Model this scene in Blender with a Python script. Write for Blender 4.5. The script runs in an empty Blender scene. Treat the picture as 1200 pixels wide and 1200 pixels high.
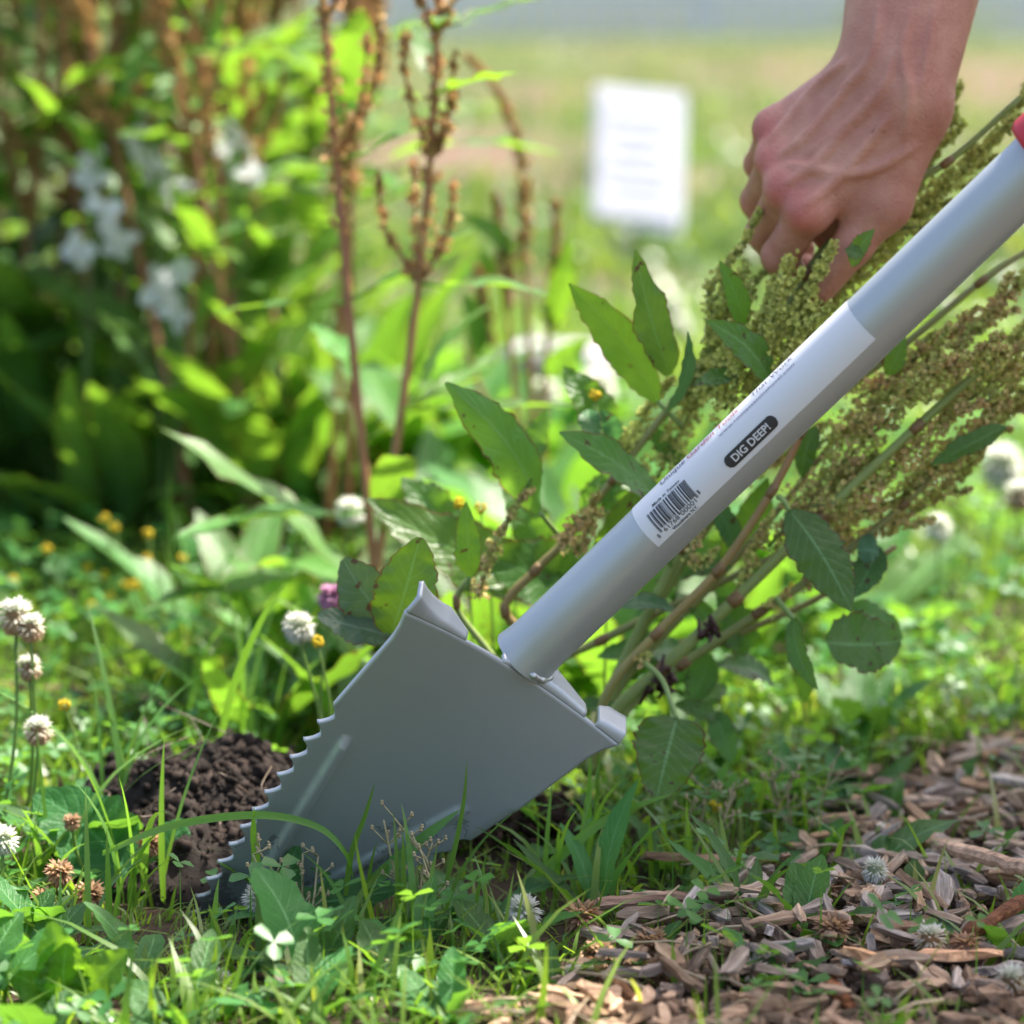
import bpy, math, random
import numpy as np
from mathutils import Vector, noise as mnoise

random.seed(7); rng = np.random.default_rng(7)
scene = bpy.context.scene
col = scene.collection
V = lambda *a: np.array(a, dtype=float)
def nrm(v):
    v = np.asarray(v, float); return v / (np.linalg.norm(v) + 1e-12)

# ------------------------------------------------------------------ camera
TH = math.radians(10.0); KPX = 0.5 / 1.5 / 1200
CAM = V(0, -1.5, .44); RX = V(1, 0, 0); UX = V(0, math.sin(TH), math.cos(TH)); FX = V(0, math.cos(TH), -math.sin(TH))
cd = bpy.data.cameras.new('camera'); cam = bpy.data.objects.new('camera', cd); col.objects.link(cam)
cam.location = CAM; cam.rotation_euler = (math.radians(90) - TH, 0, 0)
cd.sensor_width = 24; cd.sensor_height = 24; cd.lens = 72; cd.clip_start = .02; cd.clip_end = 900
cd.dof.use_dof = True; cd.dof.focus_distance = 1.415; cd.dof.aperture_fstop = 3.9; cd.dof.aperture_blades = 9
scene.camera = cam

# ------------------------------------------------------------------ sky, sun, exposure
SUN_EL, SUN_AZ = 61.0, 34.0          # azimuth measured from +X towards +Y
w = bpy.data.worlds.new('World'); scene.world = w; w.use_nodes = True
nt = w.node_tree; bg = nt.nodes['Background']
sk = nt.nodes.new('ShaderNodeTexSky'); sk.sky_type = 'NISHITA'; sk.sun_disc = False; sk.dust_density = 4.0; sk.air_density = .9; sk.ozone_density = .4
sk.sun_elevation = math.radians(SUN_EL); sk.sun_rotation = math.radians(90 - SUN_AZ)
nt.links.new(sk.outputs[0], bg.inputs[0]); bg.inputs[1].default_value = .13
sl = bpy.data.lights.new('sun', 'SUN'); sl.energy = 4.7; sl.angle = math.radians(.53); sl.color = (1, .94, .84)
so = bpy.data.objects.new('sun', sl); col.objects.link(so)
SUND = V(math.cos(math.radians(SUN_EL)) * math.cos(math.radians(SUN_AZ)), math.cos(math.radians(SUN_EL)) * math.sin(math.radians(SUN_AZ)), math.sin(math.radians(SUN_EL)))
so.rotation_euler = Vector(SUND).to_track_quat('Z', 'Y').to_euler(); so.location = (3, 2, 5)
vs = scene.view_settings; vs.view_transform = 'Standard'; vs.look = 'None'; vs.exposure = 1.52; vs.gamma = 1; vs.use_curve_mapping = False
scene.render.engine = 'CYCLES'
cy = scene.cycles; cy.use_denoising = True; cy.max_bounces = 7; cy.transparent_max_bounces = 4; cy.sample_clamp_indirect = 6
cy.transmission_bounces = 5; cy.diffuse_bounces = 4; cy.glossy_bounces = 3

# ------------------------------------------------------------------ layout helpers (real points from measured picture positions)
def ray(x, y): return FX + RX * (x - 600) * KPX + UX * (600 - y) * KPX
def P(x, y, Y):
    d = ray(x, y); return CAM + d * ((Y - CAM[1]) / d[1])
def G(x, y, z=0.0):
    d = ray(x, y); return CAM + d * ((z - CAM[2]) / d[2])
def fbm(x, y, s, o=3, seed=0.0):
    return mnoise.fractal(Vector((x * s + seed, y * s - seed, seed * .37)), 1.0, 2.0, o)

# ------------------------------------------------------------------ mesh helpers
def mesh_from(name, v, f, mat, smooth=True, uv=None, tint=None):
    """v (n,3); f list of tuples or int array; uv per vertex; tint per vertex rgb"""
    me = bpy.data.meshes.new(name)
    v = np.asarray(v, np.float32)
    if isinstance(f, np.ndarray):
        flat = f.ravel(); tot = np.full(len(f), f.shape[1], np.int32)
    elif len(f) and isinstance(f[0], np.ndarray):
        flat = np.concatenate([a.ravel() for a in f]); tot = np.concatenate([np.full(len(a), a.shape[1], np.int32) for a in f])
    else:
        tot = np.array([len(a) for a in f], np.int32); flat = np.array([i for a in f for i in a], np.int32)
    me.vertices.add(len(v)); me.vertices.foreach_set('co', v.ravel())
    me.loops.add(len(flat)); me.loops.foreach_set('vertex_index', flat.astype(np.int32))
    me.polygons.add(len(tot)); st = np.zeros(len(tot), np.int32); st[1:] = np.cumsum(tot)[:-1]
    me.polygons.foreach_set('loop_start', st); me.polygons.foreach_set('loop_total', tot)
    me.polygons.foreach_set('use_smooth', np.full(len(tot), smooth))
    if uv is not None:
        ul = me.uv_layers.new(name='UVMap'); ul.data.foreach_set('uv', np.asarray(uv, np.float32)[flat].ravel())
    if tint is None: tint = np.ones((len(v), 3))
    if tint is not None:
        a = me.attributes.new('tint', 'FLOAT_COLOR', 'POINT')
        t4 = np.ones((len(v), 4), np.float32); t4[:, :3] = tint; a.data.foreach_set('color', t4.ravel())
    me.update(calc_edges=True); me.validate()
    if mat is not None: me.materials.append(mat)
    return me
def tag(o, label=None, cat=None, group=None, kind=None):
    if label: o['label'] = label
    if cat: o['category'] = cat
    if group: o['group'] = group
    if kind: o['kind'] = kind
    return o
def obj(name, me, parent=None, loc=None):
    o = bpy.data.objects.new(name, me); col.objects.link(o)
    if parent is not None:
        o.parent = parent
        if loc is not None: o.location = np.asarray(loc) - PLOC[parent.name]
        else: o.location = -PLOC[parent.name]
    elif loc is not None: o.location = loc
    PLOC[o.name] = V(0, 0, 0) if loc is None else np.asarray(loc, float)
    return o
PLOC = {}      # world location of every object (no rotations are used on parents)
def empty(name, loc, label, cat, group=None):
    o = bpy.data.objects.new(name, None); col.objects.link(o); o.location = loc; o.empty_display_size = .03
    PLOC[o.name] = np.asarray(loc, float); return tag(o, label, cat, group)

class MB:
    """collects geometry into one mesh"""
    def __init__(s): s.v = []; s.f = []; s.uv = []; s.t = []; s.n = 0
    def add(s, v, f, uv=None, tint=None):
        v = np.asarray(v, float); s.v.append(v)
        for a in (f if isinstance(f, list) else [f]): s.f.append(np.asarray(a, np.int32) + s.n)
        s.uv.append(np.zeros((len(v), 2)) if uv is None else np.asarray(uv)); s.t.append(np.ones((len(v), 3)) * (V(1, 1, 1) if tint is None else np.asarray(tint)))
        s.n += len(v)
    def mesh(s, name, mat, smooth=True, origin=None):
        v = np.concatenate(s.v)
        if origin is not None: v = v - np.asarray(origin)
        return mesh_from(name, v, s.f, mat, smooth, np.concatenate(s.uv), np.concatenate(s.t))
    def build(s, name, mat, parent=None, smooth=True, loc=None):
        return obj(name, s.mesh(name, mat, smooth, loc), parent, loc)

def catmull(pts, n=6):
    p = [np.asarray(q, float) for q in pts]
    if len(p) < 3:
        return np.array([p[0] + (p[-1] - p[0]) * i / n for i in range(n + 1)])
    e = [2 * p[0] - p[1]] + p + [2 * p[-1] - p[-2]]; out = []
    for i in range(1, len(e) - 2):
        for k in range(n):
            t = k / n; a, b, c, d = e[i - 1], e[i], e[i + 1], e[i + 2]
            out.append(.5 * ((2 * b) + (c - a) * t + (2 * a - 5 * b + 4 * c - d) * t * t + (3 * b - a - 3 * c + d) * t ** 3))
    out.append(p[-1]); return np.array(out)
def tube(mb, path, r0, r1=None, sides=7, tint=None, tint1=None, cap=True):
    path = np.asarray(path, float); n = len(path); r = np.linspace(r0, r1 if r1 is not None else r0, n) if np.isscalar(r0) else np.asarray(r0)
    T = np.gradient(path, axis=0); T /= np.linalg.norm(T, axis=1)[:, None] + 1e-12
    ref = V(0, 0, 1) if abs(T[0][2]) < .9 else V(1, 0, 0)
    a = nrm(np.cross(T[0], ref)); vs_ = []
    for i in range(n):
        a = nrm(a - T[i] * (a @ T[i])); b = np.cross(T[i], a)
        th = np.arange(sides) * 2 * math.pi / sides
        vs_.append(path[i] + r[i] * (np.cos(th)[:, None] * a + np.sin(th)[:, None] * b))
    v = np.concatenate(vs_); f = []
    for i in range(n - 1):
        for k in range(sides):
            f.append((i * sides + k, i * sides + (k + 1) % sides, (i + 1) * sides + (k + 1) % sides, (i + 1) * sides + k))
    F = [np.array(f)]
    if cap:
        v = np.concatenate([v, [path[0], path[-1]]]); m = n * sides
        F.append(np.array([(m, (k + 1) % sides, k) for k in range(sides)] + [(m + 1, (n - 1) * sides + k, (n - 1) * sides + (k + 1) % sides) for k in range(sides)]))
    t = None
    if tint is not None:
        t1 = tint if tint1 is None else tint1
        t = np.repeat(np.linspace(0, 1, n), sides)[:, None]; t = np.asarray(tint) * (1 - t) + np.asarray(t1) * t
        if cap: t = np.concatenate([t, [tint, t1]])
    uv = np.stack([np.repeat(np.linspace(0, 1, n), sides), np.tile(np.arange(sides) / sides, n)], 1)
    if cap: uv = np.concatenate([uv, [[0, 0], [1, 0]]])
    mb.add(v, F, uv, t)

# ------------------------------------------------------------------ materials
def newmat(name):
    m = bpy.data.materials.new(name); m.use_nodes = True; n = m.node_tree
    return m, n, n.nodes['Principled BSDF'], n.nodes['Material Output']
def nd(n, t, **k):
    x = n.nodes.new(t)
    for a, b in k.items(): setattr(x, a, b)
    return x
def mixc(n, fac, a, b, blend='MIX'):
    x = n.nodes.new('ShaderNodeMix'); x.data_type = 'RGBA'; x.blend_type = blend
    for s, q in ((0, fac), (6, a), (7, b)):
        if hasattr(q, 'links') or isinstance(q, bpy.types.NodeSocket): n.links.new(q, x.inputs[s])
        else: x.inputs[s].default_value = q if s == 0 else (*q, 1)
    return x.outputs[2]
def mth(n, op, a, b=None, c=None):
    x = n.nodes.new('ShaderNodeMath'); x.operation = op
    for i, q in enumerate((a, b, c)):
        if q is None: continue
        if isinstance(q, bpy.types.NodeSocket): n.links.new(q, x.inputs[i])
        else: x.inputs[i].default_value = q
    return x.outputs[0]
def ramp(n, fac, stops):
    r = n.nodes.new('ShaderNodeValToRGB'); n.links.new(fac, r.inputs[0]); e = r.color_ramp.elements
    while len(e) < len(stops): e.new(.5)
    for q, (p, c) in zip(e, stops): q.position = p; q.color = (*c, 1)
    return r.outputs[0]
def noise_tex(n, scale, detail=4, vec=None, rough=.55):
    x = nd(n, 'ShaderNodeTexNoise'); x.inputs['Scale'].default_value = scale; x.inputs['Detail'].default_value = detail; x.inputs['Roughness'].default_value = rough
    if vec is not None: n.links.new(vec, x.inputs['Vector'])
    return x.outputs[0]
def bump(n, h, strength, dist, bsdf):
    b = nd(n, 'ShaderNodeBump'); b.inputs['Strength'].default_value = strength; b.inputs['Distance'].default_value = dist
    n.links.new(h, b.inputs['Height']); n.links.new(b.outputs[0], bsdf.inputs['Normal']); return b.outputs[0]

def leaf_mat(name, base, trans, veins=True, tfac=.42, rough=.42, spots=0.0, vary=.25, red_edge=False, spec=.5):
    m, n, b, out = newmat(name)
    geo = nd(n, 'ShaderNodeNewGeometry'); oi = nd(n, 'ShaderNodeObjectInfo'); at = nd(n, 'ShaderNodeAttribute', attribute_name='tint')
    uvn = nd(n, 'ShaderNodeTexCoord'); sep = nd(n, 'ShaderNodeSeparateXYZ'); n.links.new(uvn.outputs['UV'], sep.inputs[0])
    tc = nd(n, 'ShaderNodeTexCoord')
    nz = noise_tex(n, 45, 4, tc.outputs['Object'])
    c = mixc(n, mth(n, 'MULTIPLY', nz, .55), base, tuple(x * .6 for x in base))
    hs = nd(n, 'ShaderNodeHueSaturation'); n.links.new(c, hs.inputs['Color'])
    n.links.new(mth(n, 'MULTIPLY_ADD', oi.outputs['Random'], .05, .475), hs.inputs['Hue']); n.links.new(mth(n, 'MULTIPLY_ADD', oi.outputs['Random'], vary * 2, 1 - vary), hs.inputs['Value'])
    c = hs.outputs[0]; tcol = mixc(n, mth(n, 'MULTIPLY', nz, .5), trans, tuple(x * .75 for x in trans))
    if veins:
        v = mth(n, 'ABSOLUTE', mth(n, 'MULTIPLY_ADD', sep.outputs[1], 2, -1))
        mid = mth(n, 'LESS_THAN', v, .045)
        sv = mth(n, 'FRACT', mth(n, 'SUBTRACT', mth(n, 'MULTIPLY', sep.outputs[0], 9), mth(n, 'MULTIPLY', v, 2.2)))
        svd = mth(n, 'ABSOLUTE', mth(n, 'SUBTRACT', sv, .5)); side = mth(n, 'LESS_THAN', svd, .055)
        vor = nd(n, 'ShaderNodeTexVoronoi', feature='DISTANCE_TO_EDGE'); vor.inputs['Scale'].default_value = 260; n.links.new(tc.outputs['Object'], vor.inputs['Vector'])
        vein = mth(n, 'MINIMUM', mth(n, 'ADD', mid, mth(n, 'MULTIPLY', side, .45)), 1.0)
        vc = tuple(min(1, x * 1.9 + .08) for x in base)
        c = mixc(n, mth(n, 'MULTIPLY', vein, .75), c, vc)
        tcol = mixc(n, mth(n, 'MULTIPLY', vein, .55), tcol, tuple(x * .45 for x in trans))
        h = mth(n, 'ADD', mth(n, 'MULTIPLY', mth(n, 'MINIMUM', svd, .2), 2.0), mth(n, 'MULTIPLY', mth(n, 'MINIMUM', vor.outputs[0], .15), 1.6))
        nb = bump(n, h, .45, .0012, b)
    if red_edge:
        v2 = mth(n, 'ABSOLUTE', mth(n, 'MULTIPLY_ADD', sep.outputs[1], 2, -1))
        e = mth(n, 'MULTIPLY', mth(n, 'GREATER_THAN', mth(n, 'ADD', v2, mth(n, 'MULTIPLY', nz, .1)), .985), .75)
        c = mixc(n, e, c, (.13, .04, .02)); tcol = mixc(n, e, tcol, (.2, .05, .02))
    if spots:
        s = mth(n, 'GREATER_THAN', noise_tex(n, 130, 3, tc.outputs['Object']), .72 - spots * .1)
        c = mixc(n, mth(n, 'MULTIPLY', s, .7), c, (.10, .04, .03)); tcol = mixc(n, s, tcol, (.12, .05, .02))
    c = mixc(n, 1.0, c, at.outputs['Color'], 'MULTIPLY'); tcol = mixc(n, 1.0, tcol, at.outputs['Color'], 'MULTIPLY')
    n.links.new(c, b.inputs['Base Color']); b.inputs['Roughness'].default_value = rough; b.inputs['Specular IOR Level'].default_value = spec
    tr = nd(n, 'ShaderNodeBsdfTranslucent'); n.links.new(tcol, tr.inputs[0])
    mx = nd(n, 'ShaderNodeMixShader'); mx.inputs[0].default_value = tfac
    n.links.new(b.outputs[0], mx.inputs[1]); n.links.new(tr.outputs[0], mx.inputs[2]); n.links.new(mx.outputs[0], out.inputs[0])
    return m
def plain(name, base, rough=.6, metallic=0.0, var=.3, scale=60, bmp=0.0, bdist=.001, tint=True, sss=0.0, spec=.5):
    m, n, b, out = newmat(name); tc = nd(n, 'ShaderNodeTexCoord'); nz = noise_tex(n, scale, 5, tc.outputs['Object'])
    c = mixc(n, nz, tuple(x * (1 - var) for x in base), tuple(min(1, x * (1 + var)) for x in base))
    if tint:
        at = nd(n, 'ShaderNodeAttribute', attribute_name='tint'); c = mixc(n, 1.0, c, at.outputs['Color'], 'MULTIPLY')
    n.links.new(c, b.inputs['Base Color']); b.inputs['Roughness'].default_value = rough; b.inputs['Metallic'].default_value = metallic; b.inputs['Specular IOR Level'].default_value = spec
    if bmp: bump(n, nz, bmp, bdist, b)
    if sss: b.inputs['Subsurface Weight'].default_value = sss; b.inputs['Subsurface Radius'].default_value = (.006, .003, .002); b.inputs['Subsurface Scale'].default_value = 1
    return m

M = {}
M['dock'] = leaf_mat('dock_leaf', (.075, .175, .040), (.24, .45, .035), red_edge=True, spots=.5, rough=.40)
M['dockb'] = leaf_mat('dock_leaf_bluish', (.09, .16, .10), (.16, .28, .08), spots=1.0, red_edge=True)
M['weed'] = leaf_mat('weed_leaf', (.065, .17, .042), (.21, .43, .035), rough=.5, spec=.3)
M['grass'] = leaf_mat('grass_blade', (.10, .205, .035), (.28, .50, .045), veins=False, rough=.36, vary=0.0)
M['clover'] = leaf_mat('clover_leaf', (.075, .20, .045), (.26, .50, .05), veins=False, vary=0.0)
M['stem'] = plain('stem', (.9, .9, .9), .5, var=.25, scale=90)
M['seed'] = leaf_mat('seed', (.9, .9, .9), (.9, .9, .9), veins=False, tfac=.3, rough=.6, vary=.06, spec=.3)
M['petal'] = leaf_mat('petal', (.95, .95, .95), (.95, .95, .95), veins=False, tfac=.45, rough=.6, vary=.06, spec=.3)
M['soil'] = plain('soil', (.021, .0155, .0125), .9, var=.6, scale=160, bmp=.8, bdist=.002, spec=.25)
def mat_chip():
    m, n, b, out = newmat('wood_chip'); tc = nd(n, 'ShaderNodeTexCoord'); oi = nd(n, 'ShaderNodeObjectInfo'); at = nd(n, 'ShaderNodeAttribute', attribute_name='tint')
    mp = nd(n, 'ShaderNodeMapping'); mp.inputs['Scale'].default_value = (25, 320, 320); n.links.new(tc.outputs['UV'], mp.inputs[0]); n.links.new(tc.outputs['Object'], mp.inputs[0])
    g = noise_tex(n, 1, 5, mp.outputs[0], .65)
    c = ramp(n, g, [(.25, (.08, .044, .026)), (.5, (.27, .165, .095)), (.75, (.48, .335, .205))])
    hv_ = nd(n, 'ShaderNodeHueSaturation'); n.links.new(c, hv_.inputs['Color']); n.links.new(mth(n, 'MULTIPLY_ADD', mth(n, 'FRACT', mth(n, 'MULTIPLY', oi.outputs['Random'], 7.3)), .65, .38), hv_.inputs['Saturation']); n.links.new(mth(n, 'MULTIPLY_ADD', oi.outputs['Random'], 1.1, .8), hv_.inputs['Value']); c = hv_.outputs[0]
    c = mixc(n, 1.0, c, at.outputs['Color'], 'MULTIPLY')
    n.links.new(c, b.inputs['Base Color']); b.inputs['Roughness'].default_value = .85; b.inputs['Specular IOR Level'].default_value = .25; bump(n, g, .9, .0015, b); return m
M['chip'] = mat_chip()
def mat_ground():
    m, n, b, out = newmat('ground'); tc = nd(n, 'ShaderNodeTexCoord'); at = nd(n, 'ShaderNodeAttribute', attribute_name='tint')
    big = noise_tex(n, .55, 4, tc.outputs['Object']); mid = noise_tex(n, 6, 5, tc.outputs['Object']); fine = noise_tex(n, 70, 6, tc.outputs['Object'], .7)
    soil = mixc(n, fine, (.022, .015, .010), (.10, .07, .05)); field = ramp(n, fine, [(.3, (.045, .065, .018)), (.55, (.10, .12, .042)), (.75, (.18, .17, .085))])
    dry = mixc(n, fine, (.10, .065, .045), (.22, .155, .11))
    patch = mth(n, 'SMOOTH_MIN', mth(n, 'MAXIMUM', mth(n, 'MULTIPLY', mth(n, 'SUBTRACT', mth(n, 'ADD', mth(n, 'MULTIPLY', big, .7), mth(n, 'MULTIPLY', mid, .3)), .52), 12), 0.0), 1.0, .2)
    sepc = nd(n, 'ShaderNodeSeparateColor'); n.links.new(at.outputs['Color'], sepc.inputs[0])
    f2 = mixc(n, mth(n, 'MAXIMUM', mth(n, 'MULTIPLY', patch, .5), sepc.outputs[1]), field, dry)
    c = mixc(n, sepc.outputs[0], soil, f2)
    n.links.new(c, b.inputs['Base Color']); b.inputs['Roughness'].default_value = .95; b.inputs['Specular IOR Level'].default_value = .15; bump(n, fine, .8, .01, b); return m
M['ground'] = mat_ground()

# ------------------------------------------------------------------ ground
MUL = np.array([G(*q)[:2] for q in ((560, 1228), (660, 1178), (750, 1125), (840, 1065), (925, 1005), (990, 950), (1075, 895), (1200, 855))])
def mulch(x, y):
    """>0 inside the mulch bed (metres from its ragged edge)"""
    yb = np.interp(x, MUL[:, 0], MUL[:, 1]) if x < MUL[-1, 0] else MUL[-1, 1] + (x - MUL[-1, 0]) * .45
    if x < MUL[0, 0]: return -.05
    return yb - y + fbm(x, y, 11, 2, 3.1) * .03
HOLE = V(-.16, .07)
def gz(x, y):
    z = fbm(x, y, 2.2, 3, 1.0) * .012 + fbm(x, y, 9, 2, 5.0) * .004
    if y > 2.5: z += fbm(x, y, .5, 3, 2.0) * .05 * min(1, (y - 2.5) / 3)
    d = math.hypot((x + .08) / .10, (y + .07) / .05); z -= .018 * math.exp(-d * d)
    return z
DIRT = [(*G(500, 185)[:2], .9, 1.3, .9), (*G(480, 338)[:2], .40, .16, 1.0), (*G(1120, 88)[:2], 1.6, 2.2, .8), (*G(1000, 160)[:2], 1.0, .9, .5), (*G(870, 215)[:2], .8, .5, .6), (*G(600, 360)[:2], .3, .12, .7), (*G(700, 110)[:2], 2.0, 1.5, .6)]
def dirt(x, y):
    d = max(k * math.exp(-((x - cx) / rx) ** 2 - ((y - cy_) / ry) ** 2) for cx, cy_, rx, ry, k in DIRT)
    return max(0.0, min(1.0, (d + fbm(x, y, 1.7, 3, 6.0) * .45 - .25) * 2.2))
def axis_coords(lo, flo, fhi, hi, st):
    a = [flo - (flo - lo) * (i / 22) ** 3 for i in range(22, 0, -1)]; b = list(np.arange(flo, fhi, st)); c = [fhi + (hi - fhi) * (i / 60) ** 3 for i in range(0, 61)]
    return a + b + c
xs = axis_coords(-150, -.9, .9, 150, .018); ys = axis_coords(-40, -.6, 2.4, 300, .02)
gv = []; gt = []
for y in ys:
    for x in xs:
        near = abs(x) < 12 and -8 < y < 30
        gv.append((x, y, gz(x, y) if near else 0.0))
        t = min(1, max(0, (y - .9) / 1.6)) if -1 < y < 40 else 1.0
        gt.append((t, dirt(x, y) if 1.2 < y < 40 and abs(x) < 14 else 0.0, t))
nx = len(xs); gf = np.array([(j * nx + i, j * nx + i + 1, (j + 1) * nx + i + 1, (j + 1) * nx + i) for j in range(len(ys) - 1) for i in range(nx - 1)])
tag(obj('ground', mesh_from('ground', gv, gf, M['ground'], True, None, np.array(gt))), kind='structure')

# ------------------------------------------------------------------ vegetation generators
def blades(n, base, height, width, lean, az, bend, tint, K=4):
    """vectorised grass blades -> v, quads, tris, tint"""
    t = np.linspace(0, 1, K + 1)[None, :, None]
    dirh = np.stack([np.cos(az), np.sin(az), 0 * az], 1)[:, None, :]; side = np.stack([-np.sin(az + rng.normal(0, .7, n)), np.cos(az), 0 * az], 1); side /= np.linalg.norm(side, axis=1)[:, None]
    h = height[:, None, None]
    c = base[:, None, :] + dirh * h * (lean[:, None, None] * t + bend[:, None, None] * t ** 2.2) + V(0, 0, 1) * h * (t - .42 * np.abs(bend)[:, None, None] * t ** 2.4)
    wd = width[:, None, None] * (1 - t ** 2.6) * (.65 + .35 * np.minimum(1, t * 4)) * .5
    L = c - side[:, None, :] * wd; Rr = c + side[:, None, :] * wd
    fold = V(0, 0, 1) * wd * .25; L = L + fold; Rr = Rr + fold
    v = np.concatenate([L[:, :K], Rr[:, :K], c[:, K:]], 1)      # per blade 2K+1
    s = 2 * K + 1; o = (np.arange(n) * s)[:, None]
    q = np.concatenate([o + np.array([[i, K + i, K + i + 1, i + 1]]) for i in range(K - 1)], 0)
    tr = o + np.array([[K - 1, 2 * K - 1, 2 * K]])
    return v.reshape(-1, 3), [q, tr], np.repeat(tint, s, 0)

def dock_profile(t, kind):
    if kind == 'ovate': return np.sin(np.pi * np.clip(t, 0, 1) ** .62) ** .75
    if kind == 'oval': return np.sin(np.pi * np.clip(t, 0, 1) ** .85) ** .6
    if kind == 'narrow': return (t ** .75 * (1 - t) ** .95) / .31 * .94
    t = np.clip(t, 0, 1); return (t ** .62 * (1 - t) ** .85) / .478
def leaf_geo(base, tip, width, normal, bend=.1, fold=.15, wave=.12, kind='dock', seed=0, nu=30, nh=4, twist=0.0, jag=.10):
    r = random.Random(seed); base = np.asarray(base, float); tip = np.asarray(tip, float)
    L = np.linalg.norm(tip - base); ax = nrm(tip - base); nn = nrm(normal - ax * (np.asarray(normal) @ ax))
    vs_ = []; uv = []; ph = r.uniform(0, 6); ph2 = r.uniform(0, 6); fr = r.uniform(9, 14)
    sideb = r.uniform(-.07, .07)
    for i in range(nu + 1):
        t = i / nu; c = base + ax * L * t + nn * L * bend * 4 * t * (1 - t) * (1 - .4 * t) + np.cross(ax, nn) * L * sideb * math.sin(math.pi * t)
        tg = nrm(ax + nn * bend * 4 * (1 - 2 * t)); tw = twist * t
        cr = nrm(np.cross(tg, nn)); n2 = np.cross(cr, tg)
        cr, n2 = cr * math.cos(tw) + n2 * math.sin(tw), n2 * math.cos(tw) - cr * math.sin(tw)
        wv = width * .5 * float(dock_profile(np.float64(min(max(t, .015), .99)), kind))
        for j in range(-nh, nh + 1):
            q = j / nh; aq = abs(q)
            jg = 1 + (r.uniform(-jag, jag) if aq == 1 else 0)
            off = fold * aq * wv * 1.3 + wave * wv * aq ** 1.5 * (math.sin(t * fr * (1.2 if q > 0 else 1) + (ph if q > 0 else ph2))) - .10 * wv * (1 - aq) * 0
            off += wv * .07 * aq ** 2 * math.sin(t * 43 + ph2 + q) + wv * .05 * aq * math.sin(t * 23 + ph)
            pk = .10 * wv * math.sin(t * 26 + aq * 5) * aq * (1 - aq)
            vs_.append(c + cr * q * wv * jg * math.cos(fold * aq) + n2 * (off + pk)); uv.append((t, q * .5 + .5))
    m = 2 * nh + 1
    f = np.array([(i * m + j, i * m + j + 1, (i + 1) * m + j + 1, (i + 1) * m + j) for i in range(nu) for j in range(2 * nh)])
    return np.array(vs_), f, np.array(uv)
_ls = [100]
def leaf(parent, base, tip, width, normal, mat='dock', tint=(1, 1, 1), stalk=None, **k):
    _ls[0] += 1; k.setdefault('seed', _ls[0])
    v, f, uv = leaf_geo(base, tip, width, normal, **k); mb = MB(); mb.add(v, f, uv, tint)
    if stalk is not None:
        s = catmull(stalk + [base, np.asarray(base) * .5 + np.asarray(tip) * .5], 5)
        s = catmull(stalk + [base], 5)
        if parent.name == 'dock_plant':                          # the big plant shows its leaf stalks as pieces of their own
            o = mb.build('leaf', M[mat], parent, True, np.asarray(base)); sb = MB(); tube(sb, s, .0016, .0012, 7, tint=(.24, .34, .09), tint1=(.26, .40, .12)); sb.build('leaf_stalk', M['stem'], o, True, np.asarray(s[0])); return o
        tube(mb, s, .0016, .0013, 6, tint=np.asarray(tint) * V(1.5, 1.3, 1.1))
    return mb.build('leaf', M[mat], parent, True, np.asarray(base))

# one winged dock fruit: three thin bulged wings
def fruit_base(simple=False):
    v = []; f = []
    for k in range(3):
        a = k * 2 * math.pi / 3; c, s = math.cos(a), math.sin(a)
        pts = [(0, 0, -.9), (.75, .12, -.55), (.95, -.1, .15), (.45, .1, .8), (0, 0, 1.0)] if not simple else [(0, 0, -.9), (.95, 0, -.2), (.5, .1, .7), (0, 0, 1)]
        o = len(v); v += [(x * c - y * s, x * s + y * c, z) for x, y, z in pts]
        f += [(o, o + i, o + i + 1) for i in range(1, len(pts) - 1)]
    return np.array(v), np.array(f)
FB = fruit_base(); FBS = fruit_base(True)
def scatter(mb, basegeo, pos, size, tint, stretch=None):
    bv, bf = basegeo; n = len(pos); q = rng.normal(size=(n, 4)); q /= np.linalg.norm(q, axis=1)[:, None]
    w_, x, y, z = q.T
    Rm = np.stack([1 - 2 * (y * y + z * z), 2 * (x * y - z * w_), 2 * (x * z + y * w_), 2 * (x * y + z * w_), 1 - 2 * (x * x + z * z), 2 * (y * z - x * w_), 2 * (x * z - y * w_), 2 * (y * z + x * w_), 1 - 2 * (x * x + y * y)], 1).reshape(n, 3, 3)
    b = bv[None] * (stretch[:, None, :] if stretch is not None else 1.0)
    v = np.einsum('nij,nkj->nki', Rm, np.broadcast_to(b, (n,) + bv.shape)) * np.asarray(size)[:, None, None] + pos[:, None, :]
    f = (bf[None] + (np.arange(n) * len(bv))[:, None, None]).reshape(-1, bf.shape[1])
    mb.add(v.reshape(-1, 3), f, None, np.repeat(tint, len(bv), 0))
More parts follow.
